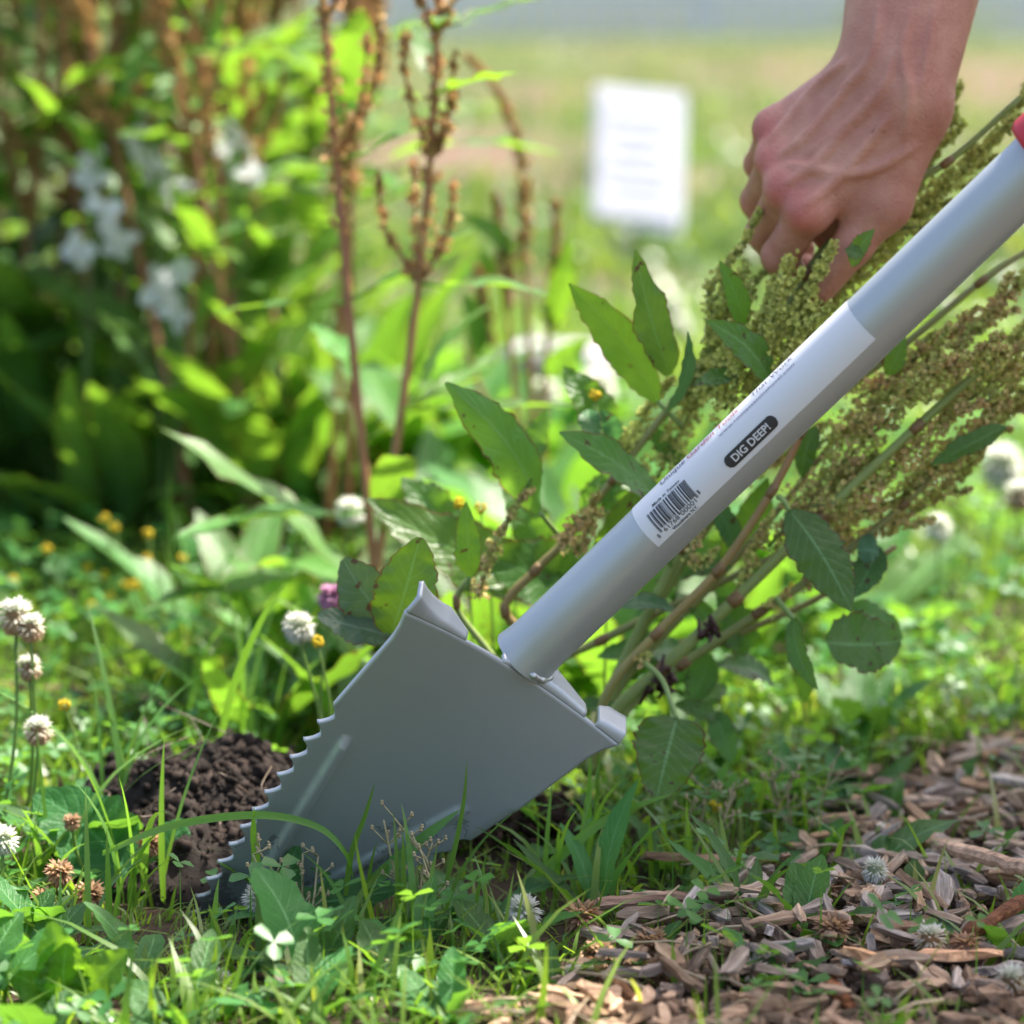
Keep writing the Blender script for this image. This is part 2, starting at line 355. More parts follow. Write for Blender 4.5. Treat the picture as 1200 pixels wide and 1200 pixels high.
def seed_spike(mb, path, n, rad, size, c0, c1, base=FB, whorl=0.010, r_end=.35, gap=.42):
    """fruits in whorls round a path; colours mixed between c0 and c1"""
    path = np.asarray(path, float); seg = np.linalg.norm(np.diff(path, axis=0), axis=1); L = seg.sum(); cum = np.concatenate([[0], np.cumsum(seg)]) / L
    nw = max(3, int(L / whorl)); wh = rng.integers(0, nw, n); t = (wh + .5 + rng.normal(0, gap * .5, n)) / nw; t = np.clip(t, 0, 1)
    c = np.stack([np.interp(t, cum, path[:, i]) for i in range(3)], 1)
    whs = rng.uniform(.55, 1.1, nw)[wh]
    d = rng.normal(size=(n, 3)); d /= np.linalg.norm(d, axis=1)[:, None]; rr = rad * whs * (1 - (1 - r_end) * t) * rng.uniform(.25, 1, n) ** .6
    m = rng.uniform(0, 1, n)[:, None] ** 1.3; m = np.clip(m + rng.normal(0, .25, nw)[wh][:, None], 0, 1)
    tint = (np.asarray(c0) * (1 - m) + np.asarray(c1) * m) * rng.uniform(.7, 1.25, n)[:, None]
    scatter(mb, base, c + d * rr[:, None], size * rng.uniform(.7, 1.2, n), tint)

# ------------------------------------------------------------------ the shovel
Y0 = -.10
OT = P(611, 773, Y0); FD = (OT - CAM) @ FX                      # foot of the tube and its depth
def PD(x, y, depth): return CAM + ray(x, y) * depth
A = nrm(PD(1200, 208, FD - .110) - OT)                          # axis of the tube, leaning a little to the viewer
W = PD(722, 845, FD + .034) - PD(490, 678, FD - .036); W = nrm(W - A * (W @ A))
N = nrm(np.cross(W, A)); N = -N if N @ FX > 0 else N            # face normal, towards the viewer
def on_axis(x, y):
    """distance along the tube of the axis point seen nearest a picture position"""
    ts = np.linspace(0, .6, 1201); p = OT + ts[:, None] * A - CAM; f = p @ FX; return float(ts[np.argmin((p @ RX / f / KPX + 600 - x) ** 2 + (600 - p @ UX / f / KPX - y) ** 2)])
TUBE_R = .0146
SO = OT + N * .012 - W * .0085 - A * .0005                                             # origin of the sheet
def mat_steel():
    m, n, b, out = newmat('silver_paint'); tc = nd(n, 'ShaderNodeTexCoord')
    g = noise_tex(n, 900, 3, tc.outputs['Object']); s = noise_tex(n, 9, 5, tc.outputs['Object'])
    c = mixc(n, s, (.41, .445, .465), (.50, .535, .55)); n.links.new(c, b.inputs['Base Color'])
    b.inputs['Metallic'].default_value = .45; n.links.new(mth(n, 'MULTIPLY_ADD', s, .14, .36), b.inputs['Roughness']); bump(n, g, .06, .0004, b)
    sc = nd(n, 'ShaderNodeTexNoise'); sc.inputs['Scale'].default_value = 1; mp = nd(n, 'ShaderNodeMapping'); mp.inputs['Scale'].default_value = (30, 420, 120); mp.inputs['Rotation'].default_value = (.4, .7, .3)
    n.links.new(tc.outputs['Object'], mp.inputs[0]); n.links.new(mp.outputs[0], sc.inputs[0])
    c2 = mixc(n, mth(n, 'MULTIPLY', mth(n, 'GREATER_THAN', sc.outputs[0], .73), .25), c, (.6, .62, .64)); sp2 = nd(n, 'ShaderNodeSeparateXYZ'); gp_ = nd(n, 'ShaderNodeNewGeometry'); n.links.new(gp_.outputs['Position'], sp2.inputs[0])
    dn_ = noise_tex(n, 60, 6, tc.outputs['Object'], .7); df = mth(n, 'MULTIPLY', mth(n, 'GREATER_THAN', mth(n, 'SUBTRACT', dn_, mth(n, 'MULTIPLY', sp2.outputs[2], 3.2)), .50), .45)   # soil clinging low on the blade
    c2 = mixc(n, df, c2, (.06, .042, .03)); n.links.new(c2, b.inputs['Base Color']); return m
M['steel'] = mat_steel()
M['weldm'] = plain('weld_metal', (.62, .63, .64), .35, .8, .25, 500, .6, .001)
M['sticker'] = plain('white_vinyl', (.72, .73, .77), .42, var=.03, scale=30, tint=False)
M['ink'] = plain('black_ink', (.03, .03, .035), .45, var=.1, tint=False)
M['blueink'] = plain('blue_ink', (.06, .07, .16), .45, var=.1, tint=False)
M['redink'] = plain('red_ink', (.45, .05, .08), .45, var=.1, tint=False)
M['whiteink'] = plain('white_ink', (.7, .7, .72), .45, var=.05, tint=False)
M['redgrip'] = plain('red_rubber', (.55, .02, .04), .5, var=.12, scale=40, tint=False)

shovel = empty('shovel', SO - A * .18, 'silver steel root shovel with serrated blade stuck in the turf', 'shovel')
hwt = np.array([-6, 0, 7, 15, 38, 63, 102, 142, 185, 228, 258, 284]) / 1000; hww = np.array([70, 67.5, 64, 61.8, 59.5, 57, 50.5, 42, 31, 18, 8, 1.5]) / 1000
def half(t, side):
    h = float(np.interp(t, hwt, hww))
    if (.062 if side < 0 else .088) < t < .245:                                          # hooked saw teeth
        ph = ((t - .062) / .0120) % 1.0
        h -= .0062 * (1 - abs(2 * (ph ** .8) - 1)) ** .75 - .0012
    return h
def sheet(s, t):
    """blade surface: gentle dish with two pressed ribs"""
    hw = float(np.interp(t, hwt, hww)); q = s / .07
    z = .010 * q * q - .006 * (t / .28) ** 2
    r0 = abs(abs(s) - (.0375 - .28 * (t - .075)))
    if .073 < t < .205:
        e = min(1, (t - .073) / .006, (.205 - t) / .006); z += (.0036 if s < 0 else .0016) * e * math.exp(-(r0 / .0030) ** 4)
    if abs(s) > hw - .004 and t > .06: z -= .0010 * ((abs(s) - hw + .004) / .004)
    return SO + W * s - A * t + N * z
rows = np.concatenate([np.arange(0.0, .062, .002), np.arange(.062, .245, .0008), np.arange(.245, .285, .002)]); nc = 90
bv = []
for t in rows:
    for j in range(nc + 1):
        q = (j / nc * 2 - 1); q = math.copysign(abs(q) ** .92, q); bv.append(sheet(q * half(t, q), t))
bfaces = np.array([(i * (nc + 1) + j, i * (nc + 1) + j + 1, (i + 1) * (nc + 1) + j + 1, (i + 1) * (nc + 1) + j) for i in range(len(rows) - 1) for j in range(nc)])
blade = obj('blade', mesh_from('blade', bv, bfaces, M['steel']), shovel)
md = blade.modifiers.new('thickness', 'SOLIDIFY'); md.thickness = .0024; md.offset = 1 if True else -1
def flange(s0, s1, name, depth, rise, parent, flare=0.0, taper=(1, 1)):
    """thin sheet bent back from the top edge; taper = fraction of its depth kept at each end"""
    ns, npf = 30, 12; v = []; R0 = .0034; TH0 = 1.2
    for i in range(ns + 1):
        s = s0 + (s1 - s0) * i / ns; p0 = sheet(s, 0.0); u = i / ns
        e = (taper[0] + (1 - taper[0]) * min(1, u / .35)) * (taper[1] + (1 - taper[1]) * min(1, (1 - u) / .35))
        fl = flare * max(0, (abs(s) - .045) / .022) ** 2
        for k in range(npf + 1):
            a = k / npf
            if a < .6: th = a / .6 * TH0; y = R0 * math.sin(th); z = R0 * (1 - math.cos(th))
            else: y = R0 * math.sin(TH0) + rise * (a - .6) / .4; z = R0 * (1 - math.cos(TH0)) + depth * (a - .6) / .4
            v.append(p0 + A * (y * e + fl * min(1, a * 2)) - N * (z * e + .0012))
    f = np.array([(i * (npf + 1) + k, i * (npf + 1) + k + 1, (i + 1) * (npf + 1) + k + 1, (i + 1) * (npf + 1) + k) for i in range(ns) for k in range(npf)])
    o = obj(name, mesh_from(name, v, f, M['steel']), parent); m_ = o.modifiers.new('thickness', 'SOLIDIFY'); m_.thickness = .0022; m_.offset = 0
    return o
flange(-.0675, -.030, 'foot_step', .007, .0030, shovel, .006, (1, .35))
flange(.0530, .0675, 'foot_step', .009, .0025, shovel, .002, (.8, 1))
flange(-.0060, .046, 'socket_lip', .012, .0012, shovel, 0, (.25, .45))
def cyl(mb, p0, d, r, L, sides=64, rings=2, prof=None):
    a = nrm(np.cross(d, N)); b = np.cross(d, a); v = []; prof = prof or [(0, r), (L, r)]
    th = np.arange(sides) * 2 * math.pi / sides
    for (x, rr) in prof: v.append(p0 + d * x + rr * (np.cos(th)[:, None] * a + np.sin(th)[:, None] * b))
    f = np.array([(i * sides + k, i * sides + (k + 1) % sides, (i + 1) * sides + (k + 1) % sides, (i + 1) * sides + k) for i in range(len(prof) - 1) for k in range(sides)])
    mb.add(np.concatenate(v), f)
GRIP0 = on_axis(1220, 189)
mb = MB(); cyl(mb, OT, A, TUBE_R, .5, prof=[(.001, TUBE_R + .0012), (.004, TUBE_R + .0008), (.008, TUBE_R + .0003), (.014, TUBE_R), (.2, TUBE_R), (.64, TUBE_R)])
mb.build('handle_tube', M['steel'], shovel)
# weld bead round the foot of the tube
wv = MB(); a_ = nrm(np.cross(A, N)); b_ = np.cross(A, a_)
th0 = math.atan2(N @ b_, N @ a_); sg = 1 if (W @ (-math.sin(th0) * a_ + math.cos(th0) * b_)) > 0 else -1
path = []; rad_ = []
for k, q in enumerate(np.linspace(-.1, 1.5, 60)):
    th = th0 + sg * q; path.append(OT + A * (.0034 + .0003 * math.sin(k * .2)) + (TUBE_R + .0005) * (math.cos(th) * a_ + math.sin(th) * b_)); rad_.append((.0017 + .0003 * math.sin(k * .31 + 1)) * min(1, k / 6 + .2, (59 - k) / 6 + .2))
tube(wv, path, np.array(rad_), sides=8)
wv.build('weld', M['weldm'], shovel)
g = MB(); gp = [(GRIP0, TUBE_R + .0002), (GRIP0 + .001, .0192), (GRIP0 + .004, .0202), (GRIP0 + .03, .0202)]
for k in range(12): gp += [(GRIP0 + .035 + k * .012, .0206), (GRIP0 + .040 + k * .012, .0192)]
gp += [(GRIP0 + .19, .0206), (GRIP0 + .20, .0195), (GRIP0 + .203, .0150), (GRIP0 + .204, .001)]
cyl(g, OT, A, .02, .2, 48, prof=gp); g.build('grip', M['redgrip'], shovel)
# end ball of the handle
eb = MB(); cyl(eb, OT, A, .02, .1, 40, prof=[(.64 + .022 * (1 - math.cos(q)), max(.001, .026 * math.sin(q))) for q in np.linspace(.65, math.pi, 14)]); eb.build('end_knob', M['redgrip'], shovel)

# sticker wrapped on the tube: (axial metres, angle) -> point; angle 0 faces the viewer, negative turns to the upper side
vdir = nrm(CAM - (OT + A * .17)); c0 = nrm(vdir - A * (vdir @ A)); c1 = nrm(np.cross(A, c0)); c1 = -c1 if c1[2] > 0 else c1
def on_tube(x, th, lift): return OT + A * x + (TUBE_R + lift) * (math.cos(th) * c0 + math.sin(th) * c1)
LX0, LX1 = on_axis(763, 616), on_axis(1016, 375); PXM = (LX1 - LX0) / 349.0
def patch(x0, x1, th0, th1, lift, nx_=2, nth=30):
    v = [on_tube(x0 + (x1 - x0) * i / nx_, th0 + (th1 - th0) * j / nth, lift) for i in range(nx_ + 1) for j in range(nth + 1)]
    f = np.array([(i * (nth + 1) + j, i * (nth + 1) + j + 1, (i + 1) * (nth + 1) + j + 1, (i + 1) * (nth + 1) + j) for i in range(nx_) for j in range(nth)]); return v, f
v, f = patch(LX0, LX1, -2.2, math.asin(.42), .00025, 8, 40)
sticker = obj('sticker', mesh_from('sticker', v, f, M['sticker']), shovel)
mb = MB(); rr = random.Random(3); x = LX0 + 15 * PXM; xe = LX0 + 78 * PXM; k = 0
while x < xe:
    bw = rr.choice((1, 1, 2, 3)) * 63 * PXM / 95
    if k % 2 == 0:
        long = (x < LX0 + 19 * PXM or x > xe - 4 * PXM or abs(x - (LX0 + 46 * PXM)) < 2 * PXM)
        v, f = patch(x, min(x + bw, xe), math.asin(-.52), math.asin(.15 if long else .07), .0005, 1, 12); mb.add(v, f)
    x += bw; k += 1
mb.build('barcode', M['ink'], sticker)
v = []; hx = 40 * PXM; cx = LX0 + 166 * PXM; hr = .0031; pts = []
for k in range(40):
    q = k / 40 * 2 * math.pi; pts.append((cx + (hx - hr) * (1 if math.cos(q) >= 0 else -1) + hr * math.cos(q), hr * math.sin(q)))
mb = MB(); ptsn = sorted(set(round(p[0], 6) for p in pts)); nst = 60; vv = []; 
for i in range(nst + 1):
    xx = cx - hx + 2 * hx * i / nst; e = max(0, abs(xx - cx) - (hx - hr)); hh = math.sqrt(max(1e-10, hr * hr - e * e))
    for j in range(9): vv.append(on_tube(xx, .05 + (hh * (j / 4 - 1)) / TUBE_R, .00055))
mb.add(vv, np.array([(i * 9 + j, i * 9 + j + 1, (i + 1) * 9 + j + 1, (i + 1) * 9 + j) for i in range(nst) for j in range(8)])); mb.build('badge', M['ink'], sticker)
def lettering(txt, x0, length, s_base, mat, lift=.0006, bold=0.0, height=None, shear=0.0, space=1.0):
    """text along the tube from x0, baseline at sin(angle)=s_base; stretched to the given length"""
    cu = bpy.data.curves.new('lettering', 'FONT'); cu.body = txt; cu.size = 1; cu.offset = bold; cu.shear = shear; cu.space_character = space; cu.resolution_u = 3
    to = bpy.data.objects.new('tmp', cu); col.objects.link(to); dg = bpy.context.evaluated_depsgraph_get(); me = bpy.data.meshes.new_from_object(to.evaluated_get(dg)); bpy.data.objects.remove(to)
    import bmesh
    bm = bmesh.new(); bm.from_mesh(me); bmesh.ops.triangulate(bm, faces=bm.faces)
    bmesh.ops.subdivide_edges(bm, edges=[e for e in bm.edges if e.calc_length() > .25], cuts=2); bmesh.ops.triangulate(bm, faces=bm.faces)
    xsx = [q.co.x for q in bm.verts]; sc = length / (max(xsx) - min(xsx)); mn = min(xsx); sh = sc if height is None else height / .7; tb = math.asin(s_base)
    for q in bm.verts:
        p = on_tube(x0 + (q.co.x - mn) * sc, tb - q.co.y * sh / TUBE_R, lift); q.co = p
    bm.to_mesh(me); bm.free(); me.materials.clear(); me.materials.append(M[mat]); return obj('lettering', me, sticker)
lettering('DIG DEEP!', LX0 + 137 * PXM, 57 * PXM, .165, 'whiteink', .0009, .02, .0033)
lettering('Unique', LX0 + 48 * PXM, 40 * PXM, -.87, 'blueink', height=.0036)
lettering('Garden Tools', LX0 + 92 * PXM, 82 * PXM, -.87, 'redink', height=.0036)
lettering('That Work', LX0 + 196 * PXM, 66 * PXM, -.87, 'blueink', height=.0036)
lettering('www.rootassassinshovel.com', LX0 + 140 * PXM, 121 * PXM, -.70, 'blueink', height=.0014)
lettering('Made in Taiwan', LX0 + 27 * PXM, 44 * PXM, -.57, 'ink', height=.0014, bold=.015, shear=.2)
lettering('8', LX0 + 9 * PXM, 3.2 * PXM, .25, 'ink', height=.0021)
lettering('61768', LX0 + 20 * PXM, 24 * PXM, .23, 'ink', height=.0021)
lettering('00001', LX0 + 48 * PXM, 24 * PXM, .23, 'ink', height=.0021)
lettering('1', LX0 + 80 * PXM, 2 * PXM, .12, 'ink', height=.0021)
lettering('Woodmere N.Y.', LX0 + 28 * PXM, 40 * PXM, .37, 'ink', height=.0015, bold=.02)

# ------------------------------------------------------------------ signed-distance modelling for the person
def sdf_mesh(prims, lo, hi, h):
    lo = np.asarray(lo, float); n = np.ceil((np.asarray(hi) - lo) / h).astype(int) + 1
    F_ = np.full(n, .08, np.float32); ax = [lo[i] + h * np.arange(n[i]) for i in range(3)]
    for a, b, ra, rb, k in prims:
        a = np.asarray(a, float); b = np.asarray(b, float); r = max(ra, rb) + k * 1.5 + .012
        mn = np.minimum(a, b) - r; mx = np.maximum(a, b) + r
        i0 = np.clip(np.floor((mn - lo) / h).astype(int), 0, n); i1 = np.clip(np.ceil((mx - lo) / h).astype(int) + 1, 0, n)
        if np.any(i1 <= i0): continue
        X = ax[0][i0[0]:i1[0], None, None]; Y = ax[1][None, i0[1]:i1[1], None]; Z = ax[2][None, None, i0[2]:i1[2]]
        ab = b - a; L2 = ab @ ab + 1e-12
        t = np.clip(((X - a[0]) * ab[0] + (Y - a[1]) * ab[1] + (Z - a[2]) * ab[2]) / L2, 0, 1)
        d = np.sqrt((X - a[0] - ab[0] * t) ** 2 + (Y - a[1] - ab[1] * t) ** 2 + (Z - a[2] - ab[2] * t) ** 2) - (ra + (rb - ra) * t)
        S = F_[i0[0]:i1[0], i0[1]:i1[1], i0[2]:i1[2]]
        hh = np.maximum(k - np.abs(S - d), 0) / k; S[...] = np.minimum(S, d) - hh * hh * k * .25
    ins = F_ < 0; cs = np.zeros(np.array(n) - 1, np.int16)
    for dx in (0, 1):
        for dy in (0, 1):
            for dz in (0, 1): cs += ins[dx:n[0] - 1 + dx, dy:n[1] - 1 + dy, dz:n[2] - 1 + dz]
    act = np.argwhere((cs > 0) & (cs < 8)); idx = np.full(cs.shape, -1, np.int32); idx[tuple(act.T)] = np.arange(len(act))
    acc = np.zeros((len(act), 3)); cnt = np.zeros(len(act)); offs = [(a, b, c) for a in (0, 1) for b in (0, 1) for c in (0, 1)]
    for o0 in offs:
        for d in range(3):
            if o0[d]: continue
            o1 = list(o0); o1[d] = 1
            f0 = F_[tuple((act + o0).T)]; f1 = F_[tuple((act + o1).T)]; m = (f0 < 0) != (f1 < 0)
            t = np.where(m, f0 / np.where(f0 - f1 == 0, 1, f0 - f1), 0); p = np.tile(np.array(o0, float), (len(act), 1)); p[:, d] += t
            acc[m] += p[m]; cnt[m] += 1
    vtx = lo + (act + acc / cnt[:, None]) * h; quads = []
    for d in range(3):
        e0 = ins[tuple(slice(0, n[i] - 1) if i == d else slice(1, n[i] - 1) for i in range(3))]; e1 = ins[tuple(slice(1, n[i]) if i == d else slice(1, n[i] - 1) for i in range(3))]
        ch = np.argwhere(e0 != e1); 
        for i in range(3):
            if i != d: ch[:, i] += 1
        u, w_ = [(1, 2), (2, 0), (0, 1)][d]; du = np.zeros(3, int); du[u] = 1; dw_ = np.zeros(3, int); dw_[w_] = 1
        q = np.stack([idx[tuple((ch - du - dw_).T)], idx[tuple((ch - dw_).T)], idx[tuple(ch.T)], idx[tuple((ch - du).T)]], 1)
        fl = ~ins[tuple(ch.T)]; q[fl] = q[fl][:, ::-1]; quads.append(q[(q >= 0).all(1)])
    return vtx, np.concatenate(quads)

def mat_skin():
    m, n, b, out = newmat('skin'); tc = nd(n, 'ShaderNodeTexCoord'); at = nd(n, 'ShaderNodeAttribute', attribute_name='tint')
    n1 = noise_tex(n, 55, 4, tc.outputs['Object']); n2 = noise_tex(n, 700, 4, tc.outputs['Object']); n3 = noise_tex(n, 140, 2, tc.outputs['Object'])
    c = ramp(n, n1, [(.3, (.45, .185, .130)), (.5, (.52, .24, .17)), (.72, (.60, .31, .22))])
    c = mixc(n, mth(n, 'MULTIPLY', mth(n, 'GREATER_THAN', n3, .74), .5), c, (.2, .08, .05))
    c = mixc(n, 1.0, c, at.outputs['Color'], 'MULTIPLY'); n.links.new(c, b.inputs['Base Color'])
    b.inputs['Roughness'].default_value = .48; b.inputs['Subsurface Weight'].default_value = .12; b.inputs['Subsurface Radius'].default_value = (.008, .003, .002); b.inputs['Subsurface Scale'].default_value = 1
    vo = nd(n, 'ShaderNodeTexVoronoi'); vo.inputs['Scale'].default_value = 620; n.links.new(tc.outputs['Object'], vo.inputs['Vector'])
    bump(n, mth(n, 'ADD', mth(n, 'MULTIPLY', vo.outputs[0], .6), n2), .55, .0008, b); return m
M['skin'] = mat_skin(); M['shirt'] = plain('shirt_cotton', (.10, .13, .17), .85, var=.2, scale=300, bmp=.3, tint=False)
M['denim'] = plain('denim', (.035, .05, .085), .85, var=.35, scale=400, bmp=.3, tint=False); M['hair'] = plain('hair', (.06, .035, .02), .5, var=.4, scale=300, bmp=.6, tint=False)
M['boot'] = plain('boot_leather', (.07, .045, .03), .6, var=.3, scale=80, bmp=.3, tint=False)

HY = .045
mcp = {'p': P(908, 150, HY + .030), 'r': P(911, 186, HY + .016), 'm': P(923, 219, HY + .003), 'i': P(949, 247, HY - .008)}
wr = P(1058, 92, HY + .004); wrA = P(1030, 78, HY + .012); wrB = P(1078, 108, HY - .002)
TC = -FX                                                        # towards the viewer
elb = wr + V(.05, .09, .24); sho = V(.50, .30, .87)
hand = []
# forearm: two bones fused
hand += [(wrA, elb + V(-.014, 0, .0), .0205, .037, .02), (wrB + V(-.004, 0, 0), elb + V(.012, 0, .0), .0200, .038, .02)]
hand += [(elb, sho, .040, .052, .03)]
cp = {'p': P(1016, 88, HY + .018), 'r': P(1032, 100, HY + .010), 'm': P(1046, 112, HY + .004), 'i': P(1060, 124, HY)}
for k, r0, r1 in (('p', .0150, .0098), ('r', .0155, .0100), ('m', .0155, .0104), ('i', .0150, .0104)):
    hand.append((cp[k], mcp[k], r0, r1, .012))
# fill of the palm behind the back of the hand
hand.append((P(1050, 135, HY + .014), P(965, 215, HY + .022), .017, .014, .015)); hand.append((P(1020, 110, HY + .02), P(930, 180, HY + .034), .014, .012, .015))
hand.append((P(950, 232, HY + .022), P(986, 284, HY + .020), .013, .011, .006)); hand.append((P(985, 225, HY + .012), P(1000, 262, HY + .010), .012, .010, .01))
# thumb: metacarpal with its muscle, two phalanges
tm0, tm1, tm2, tm3 = P(1068, 135, HY - .002), P(1036, 240, HY - .006), P(1000, 287, HY - .006), P(962, 338, HY + .0)
hand += [(tm0, tm1, .0165, .0135, .014), (P(1030, 170, HY + .006), P(1012, 228, HY + .004), .016, .013, .014), (tm1, tm2, .0125, .0098, .006), (tm2, tm3, .0100, .0078, .004)]
# knuckles
for k, dr in (('p', .0098), ('r', .0100), ('m', .0106), ('i', .0108)):
    hand.append((mcp[k] + TC * .0025 + V(-.0012, 0, -.001), mcp[k] + TC * .0028, dr, dr * .98, .006))
# fingers: proximal, middle, distal; curled round the stalks
fing = {'i': [P(914, 300, HY + .012), P(935, 338, HY + .030), P(962, 345, HY + .024)],
        'm': [P(896, 272, HY + .034), P(924, 312, HY + .048), P(950, 318, HY + .038)],
        'r': [P(888, 236, HY + .050), P(914, 282, HY + .062), P(940, 292, HY + .050)],
        'p': [P(890, 192, HY + .062), P(912, 232, HY + .070), P(936, 246, HY + .060)]}
for k, r0 in (('i', .0102), ('m', .0102), ('r', .0096), ('p', .0086)):
    j = [mcp[k]] + fing[k]
    hand += [(j[0], j[1], r0, r0 * .92, .004), (j[1], j[2], r0 * .93, r0 * .85, .003), (j[2], j[3], r0 * .84, r0 * .72, .003)]
# tendons and veins laid on the surface of the back of the hand
def sdf_at(prims, p):
    f = .08
    for a, b, ra, rb, k in prims:
        ab = b - a; t = min(1, max(0, (p - a) @ ab / (ab @ ab + 1e-12))); d = np.linalg.norm(p - a - ab * t) - (ra + (rb - ra) * t); h_ = max(k - abs(f - d), 0) / k; f = min(f, d) - h_ * h_ * k * .25
    return f
bare = list(hand)
def surf(x, y):
    d = ray(x, y); t = 1.40
    for _ in range(60):
        q = sdf_at(bare, CAM + d * t)
        if q < .0002: break
        t += q * .9
    return CAM + d * t
def ridge(pts, r, sink=.0003, k=.003):
    q = catmull([surf(*p) + FX * sink for p in pts], 5); n_ = len(q)
    for i, (a, b) in enumerate(zip(q[:-1], q[1:])): e_ = min(1, (i + 1) / 4, (n_ - 1 - i) / 4); hand.append((a, b, r * (.4 + .6 * e_), r * (.4 + .6 * e_), k))
ridge([(990, 72), (957, 102), (925, 140), (902, 165)], .0019); ridge([(1004, 88), (972, 130), (945, 160), (915, 182)], .0020); ridge([(1022, 110), (985, 158), (960, 188), (925, 214)], .0020); ridge([(1040, 140), (1000, 190), (970, 220), (944, 240)], .0019)
ridge([(1072, 172), (1032, 195), (996, 204), (960, 200), (925, 192)], .0015); ridge([(1050, 60), (1036, 100), (1010, 135), (985, 150), (950, 178)], .0013); ridge([(1068, 15), (1058, 60), (1066, 110), (1060, 160)], .0015); ridge([(1030, 10), (1026, 50), (1010, 85), (985, 105)], .0014); ridge([(1096, 10), (1088, 60), (1080, 105)], .0014)
v1, f1 = sdf_mesh(hand, (.07, -.06, .20), (.40, .25, .72), .0015)
# tint: redder knuckles and finger joints, paler tendons
tv = np.ones((len(v1), 3))
for k in 'prmi':
    for c_, s_, a_m in ((mcp[k] + TC * .008 + V(-.004, 0, -.003), .0095, .8), (fing[k][0], .010, .5)):
        d = np.exp(-((v1 - c_) ** 2).sum(1) / s_ ** 2)[:, None] * a_m; tv *= 1 - d * V(.0, .60, .45)
body = MB(); body.add(v1, f1, None, tv)
# rest of the figure, bent forward over the plant (mostly beyond the picture)
hipc = V(1.00, .42, .86); chest = V(.64, .30, .98); neck = V(.46, .25, .99); head = V(.355, .19, 1.01)
lsh = V(.54, .07, .90); lhand = OT + A * (GRIP0 + .09); lel = V(.66, -.08, .66)
bp = [(neck + V(.06, .01, -.03), head, .055, .05, .03), (head + V(.03, 0, .03), head + V(-.005, -.005, 0), .088, .082, .03), (head + V(-.05, -.02, -.07), head + V(-.07, -.03, -.085), .05, .04, .03),
      (head + V(-.10, -.03, .0), head + V(-.118, -.035, -.03), .010, .014, .012), (head + V(-.095, -.025, -.065), head + V(-.097, -.03, -.065), .018, .018, .008)]
for s in (-1, 1): bp.append((head + V(.0, s * .086, -.01), head + V(.01, s * .094, .03), .014, .018, .01))
bp += [(lsh, lel, .05, .040, .03), (lel, lhand + (lel - lhand) * .28, .040, .024, .02), (lhand + (lel - lhand) * .28, lhand + (lel - lhand) * .12, .024, .028, .02)]
ga = nrm(np.cross(A, nrm(lel - lhand))); gb = nrm(lel - lhand - A * ((lel - lhand) @ A))
for k in range(4):
    o = lhand + A * (.033 - .021 * k); pts = [o + .029 * (math.cos(q) * gb + math.sin(q) * ga) for q in np.linspace(.2, 4.4, 8)]
    for a, b in zip(pts[:-1], pts[1:]): bp.append((a, b, .0098, .0090, .005))
    bp.append((lhand + (lel - lhand) * .14, pts[0], .014, .011, .012))
o = lhand + A * .05; pts = [o + .029 * (math.cos(q) * gb + math.sin(q) * ga) for q in np.linspace(-.2, -2.6, 5)]
for a, b in zip(pts[:-1], pts[1:]): bp.append((a, b, .0115, .0100, .006))
v2, f2 = sdf_mesh(bp, (.10, -.35, .40), (.95, .75, 1.25), .006); body.add(v2, f2)
person = empty('person', V(1.0, .42, 0), 'person in grey-blue t-shirt bending down, bare forearm and hand gripping the dock stalks', 'person')
body.build('body', M['skin'], person)
sp = [(hipc + V(0, -.07, 0), chest + V(0, -.09, .0), .135, .14, .1), (hipc + V(0, .07, 0), chest + V(0, .09, .0), .135, .14, .1), (chest, neck + V(.03, .0, -.02), .12, .06, .08), (chest + V(-.10, .0, -.02), sho + V(.02, 0, .02), .10, .075, .06), (chest + V(-.06, -.08, 0), lsh + V(.02, 0, .02), .10, .075, .06),
      (sho, sho + (elb - sho) * .55, .072, .062, .03), (lsh, lsh + (lel - lsh) * .55, .07, .06, .03)]
v, f = sdf_mesh(sp, (.2, -.2, .55), (1.3, .85, 1.3), .011); obj('t_shirt', mesh_from('t_shirt', v, f, M['shirt']), person)
kn = [V(.88, .30, .50), V(.93, .58, .49)]; an = [V(.97, .26, .09), V(1.02, .62, .09)]; hj = [hipc + V(.02, -.10, -.03), hipc + V(.02, .10, -.03)]
tp = [(hj[0], hj[1], .125, .125, .06)]
for i in (0, 1): tp += [(hj[i], kn[i], .098, .072, .04), (kn[i], an[i], .070, .060, .03)]
v, f = sdf_mesh(tp, (.7, .1, .0), (1.3, .8, 1.05), .011); obj('trousers', mesh_from('trousers', v, f, M['denim']), person)
for i in (0, 1):
    a = an[i]; v, f = sdf_mesh([(a, V(a[0], a[1], .05), .05, .045, .03), (V(a[0] + .05, a[1], .045), V(a[0] - .15, a[1] - .02, .04), .045, .042, .03)], a - V(.3, .2, .1), a + V(.3, .2, .2), .01)
    v[:, 2] = np.maximum(v[:, 2], .002); obj('boot', mesh_from('boot', v, f, M['boot']), person)
v, f = sdf_mesh([(head + V(.05, 0, .05), head + V(.02, 0, .06), .092, .09, .03), (head + V(.07, 0, .0), head + V(.06, 0, -.03), .075, .06, .03)], head - .25, head + .25, .008); obj('hair', mesh_from('hair', v, f, M['hair']), person)
for s in (-1, 1):
    v, f = sdf_mesh([(head + V(-.079, s * .032 - .022, .012), head + V(-.0791, s * .032 - .022, .012), .012, .012, .001)], head - .2, head + .2, .004); obj('eye', mesh_from('eye', v, f, plain('eye_white', (.7, .7, .7), .2, tint=False)), person)

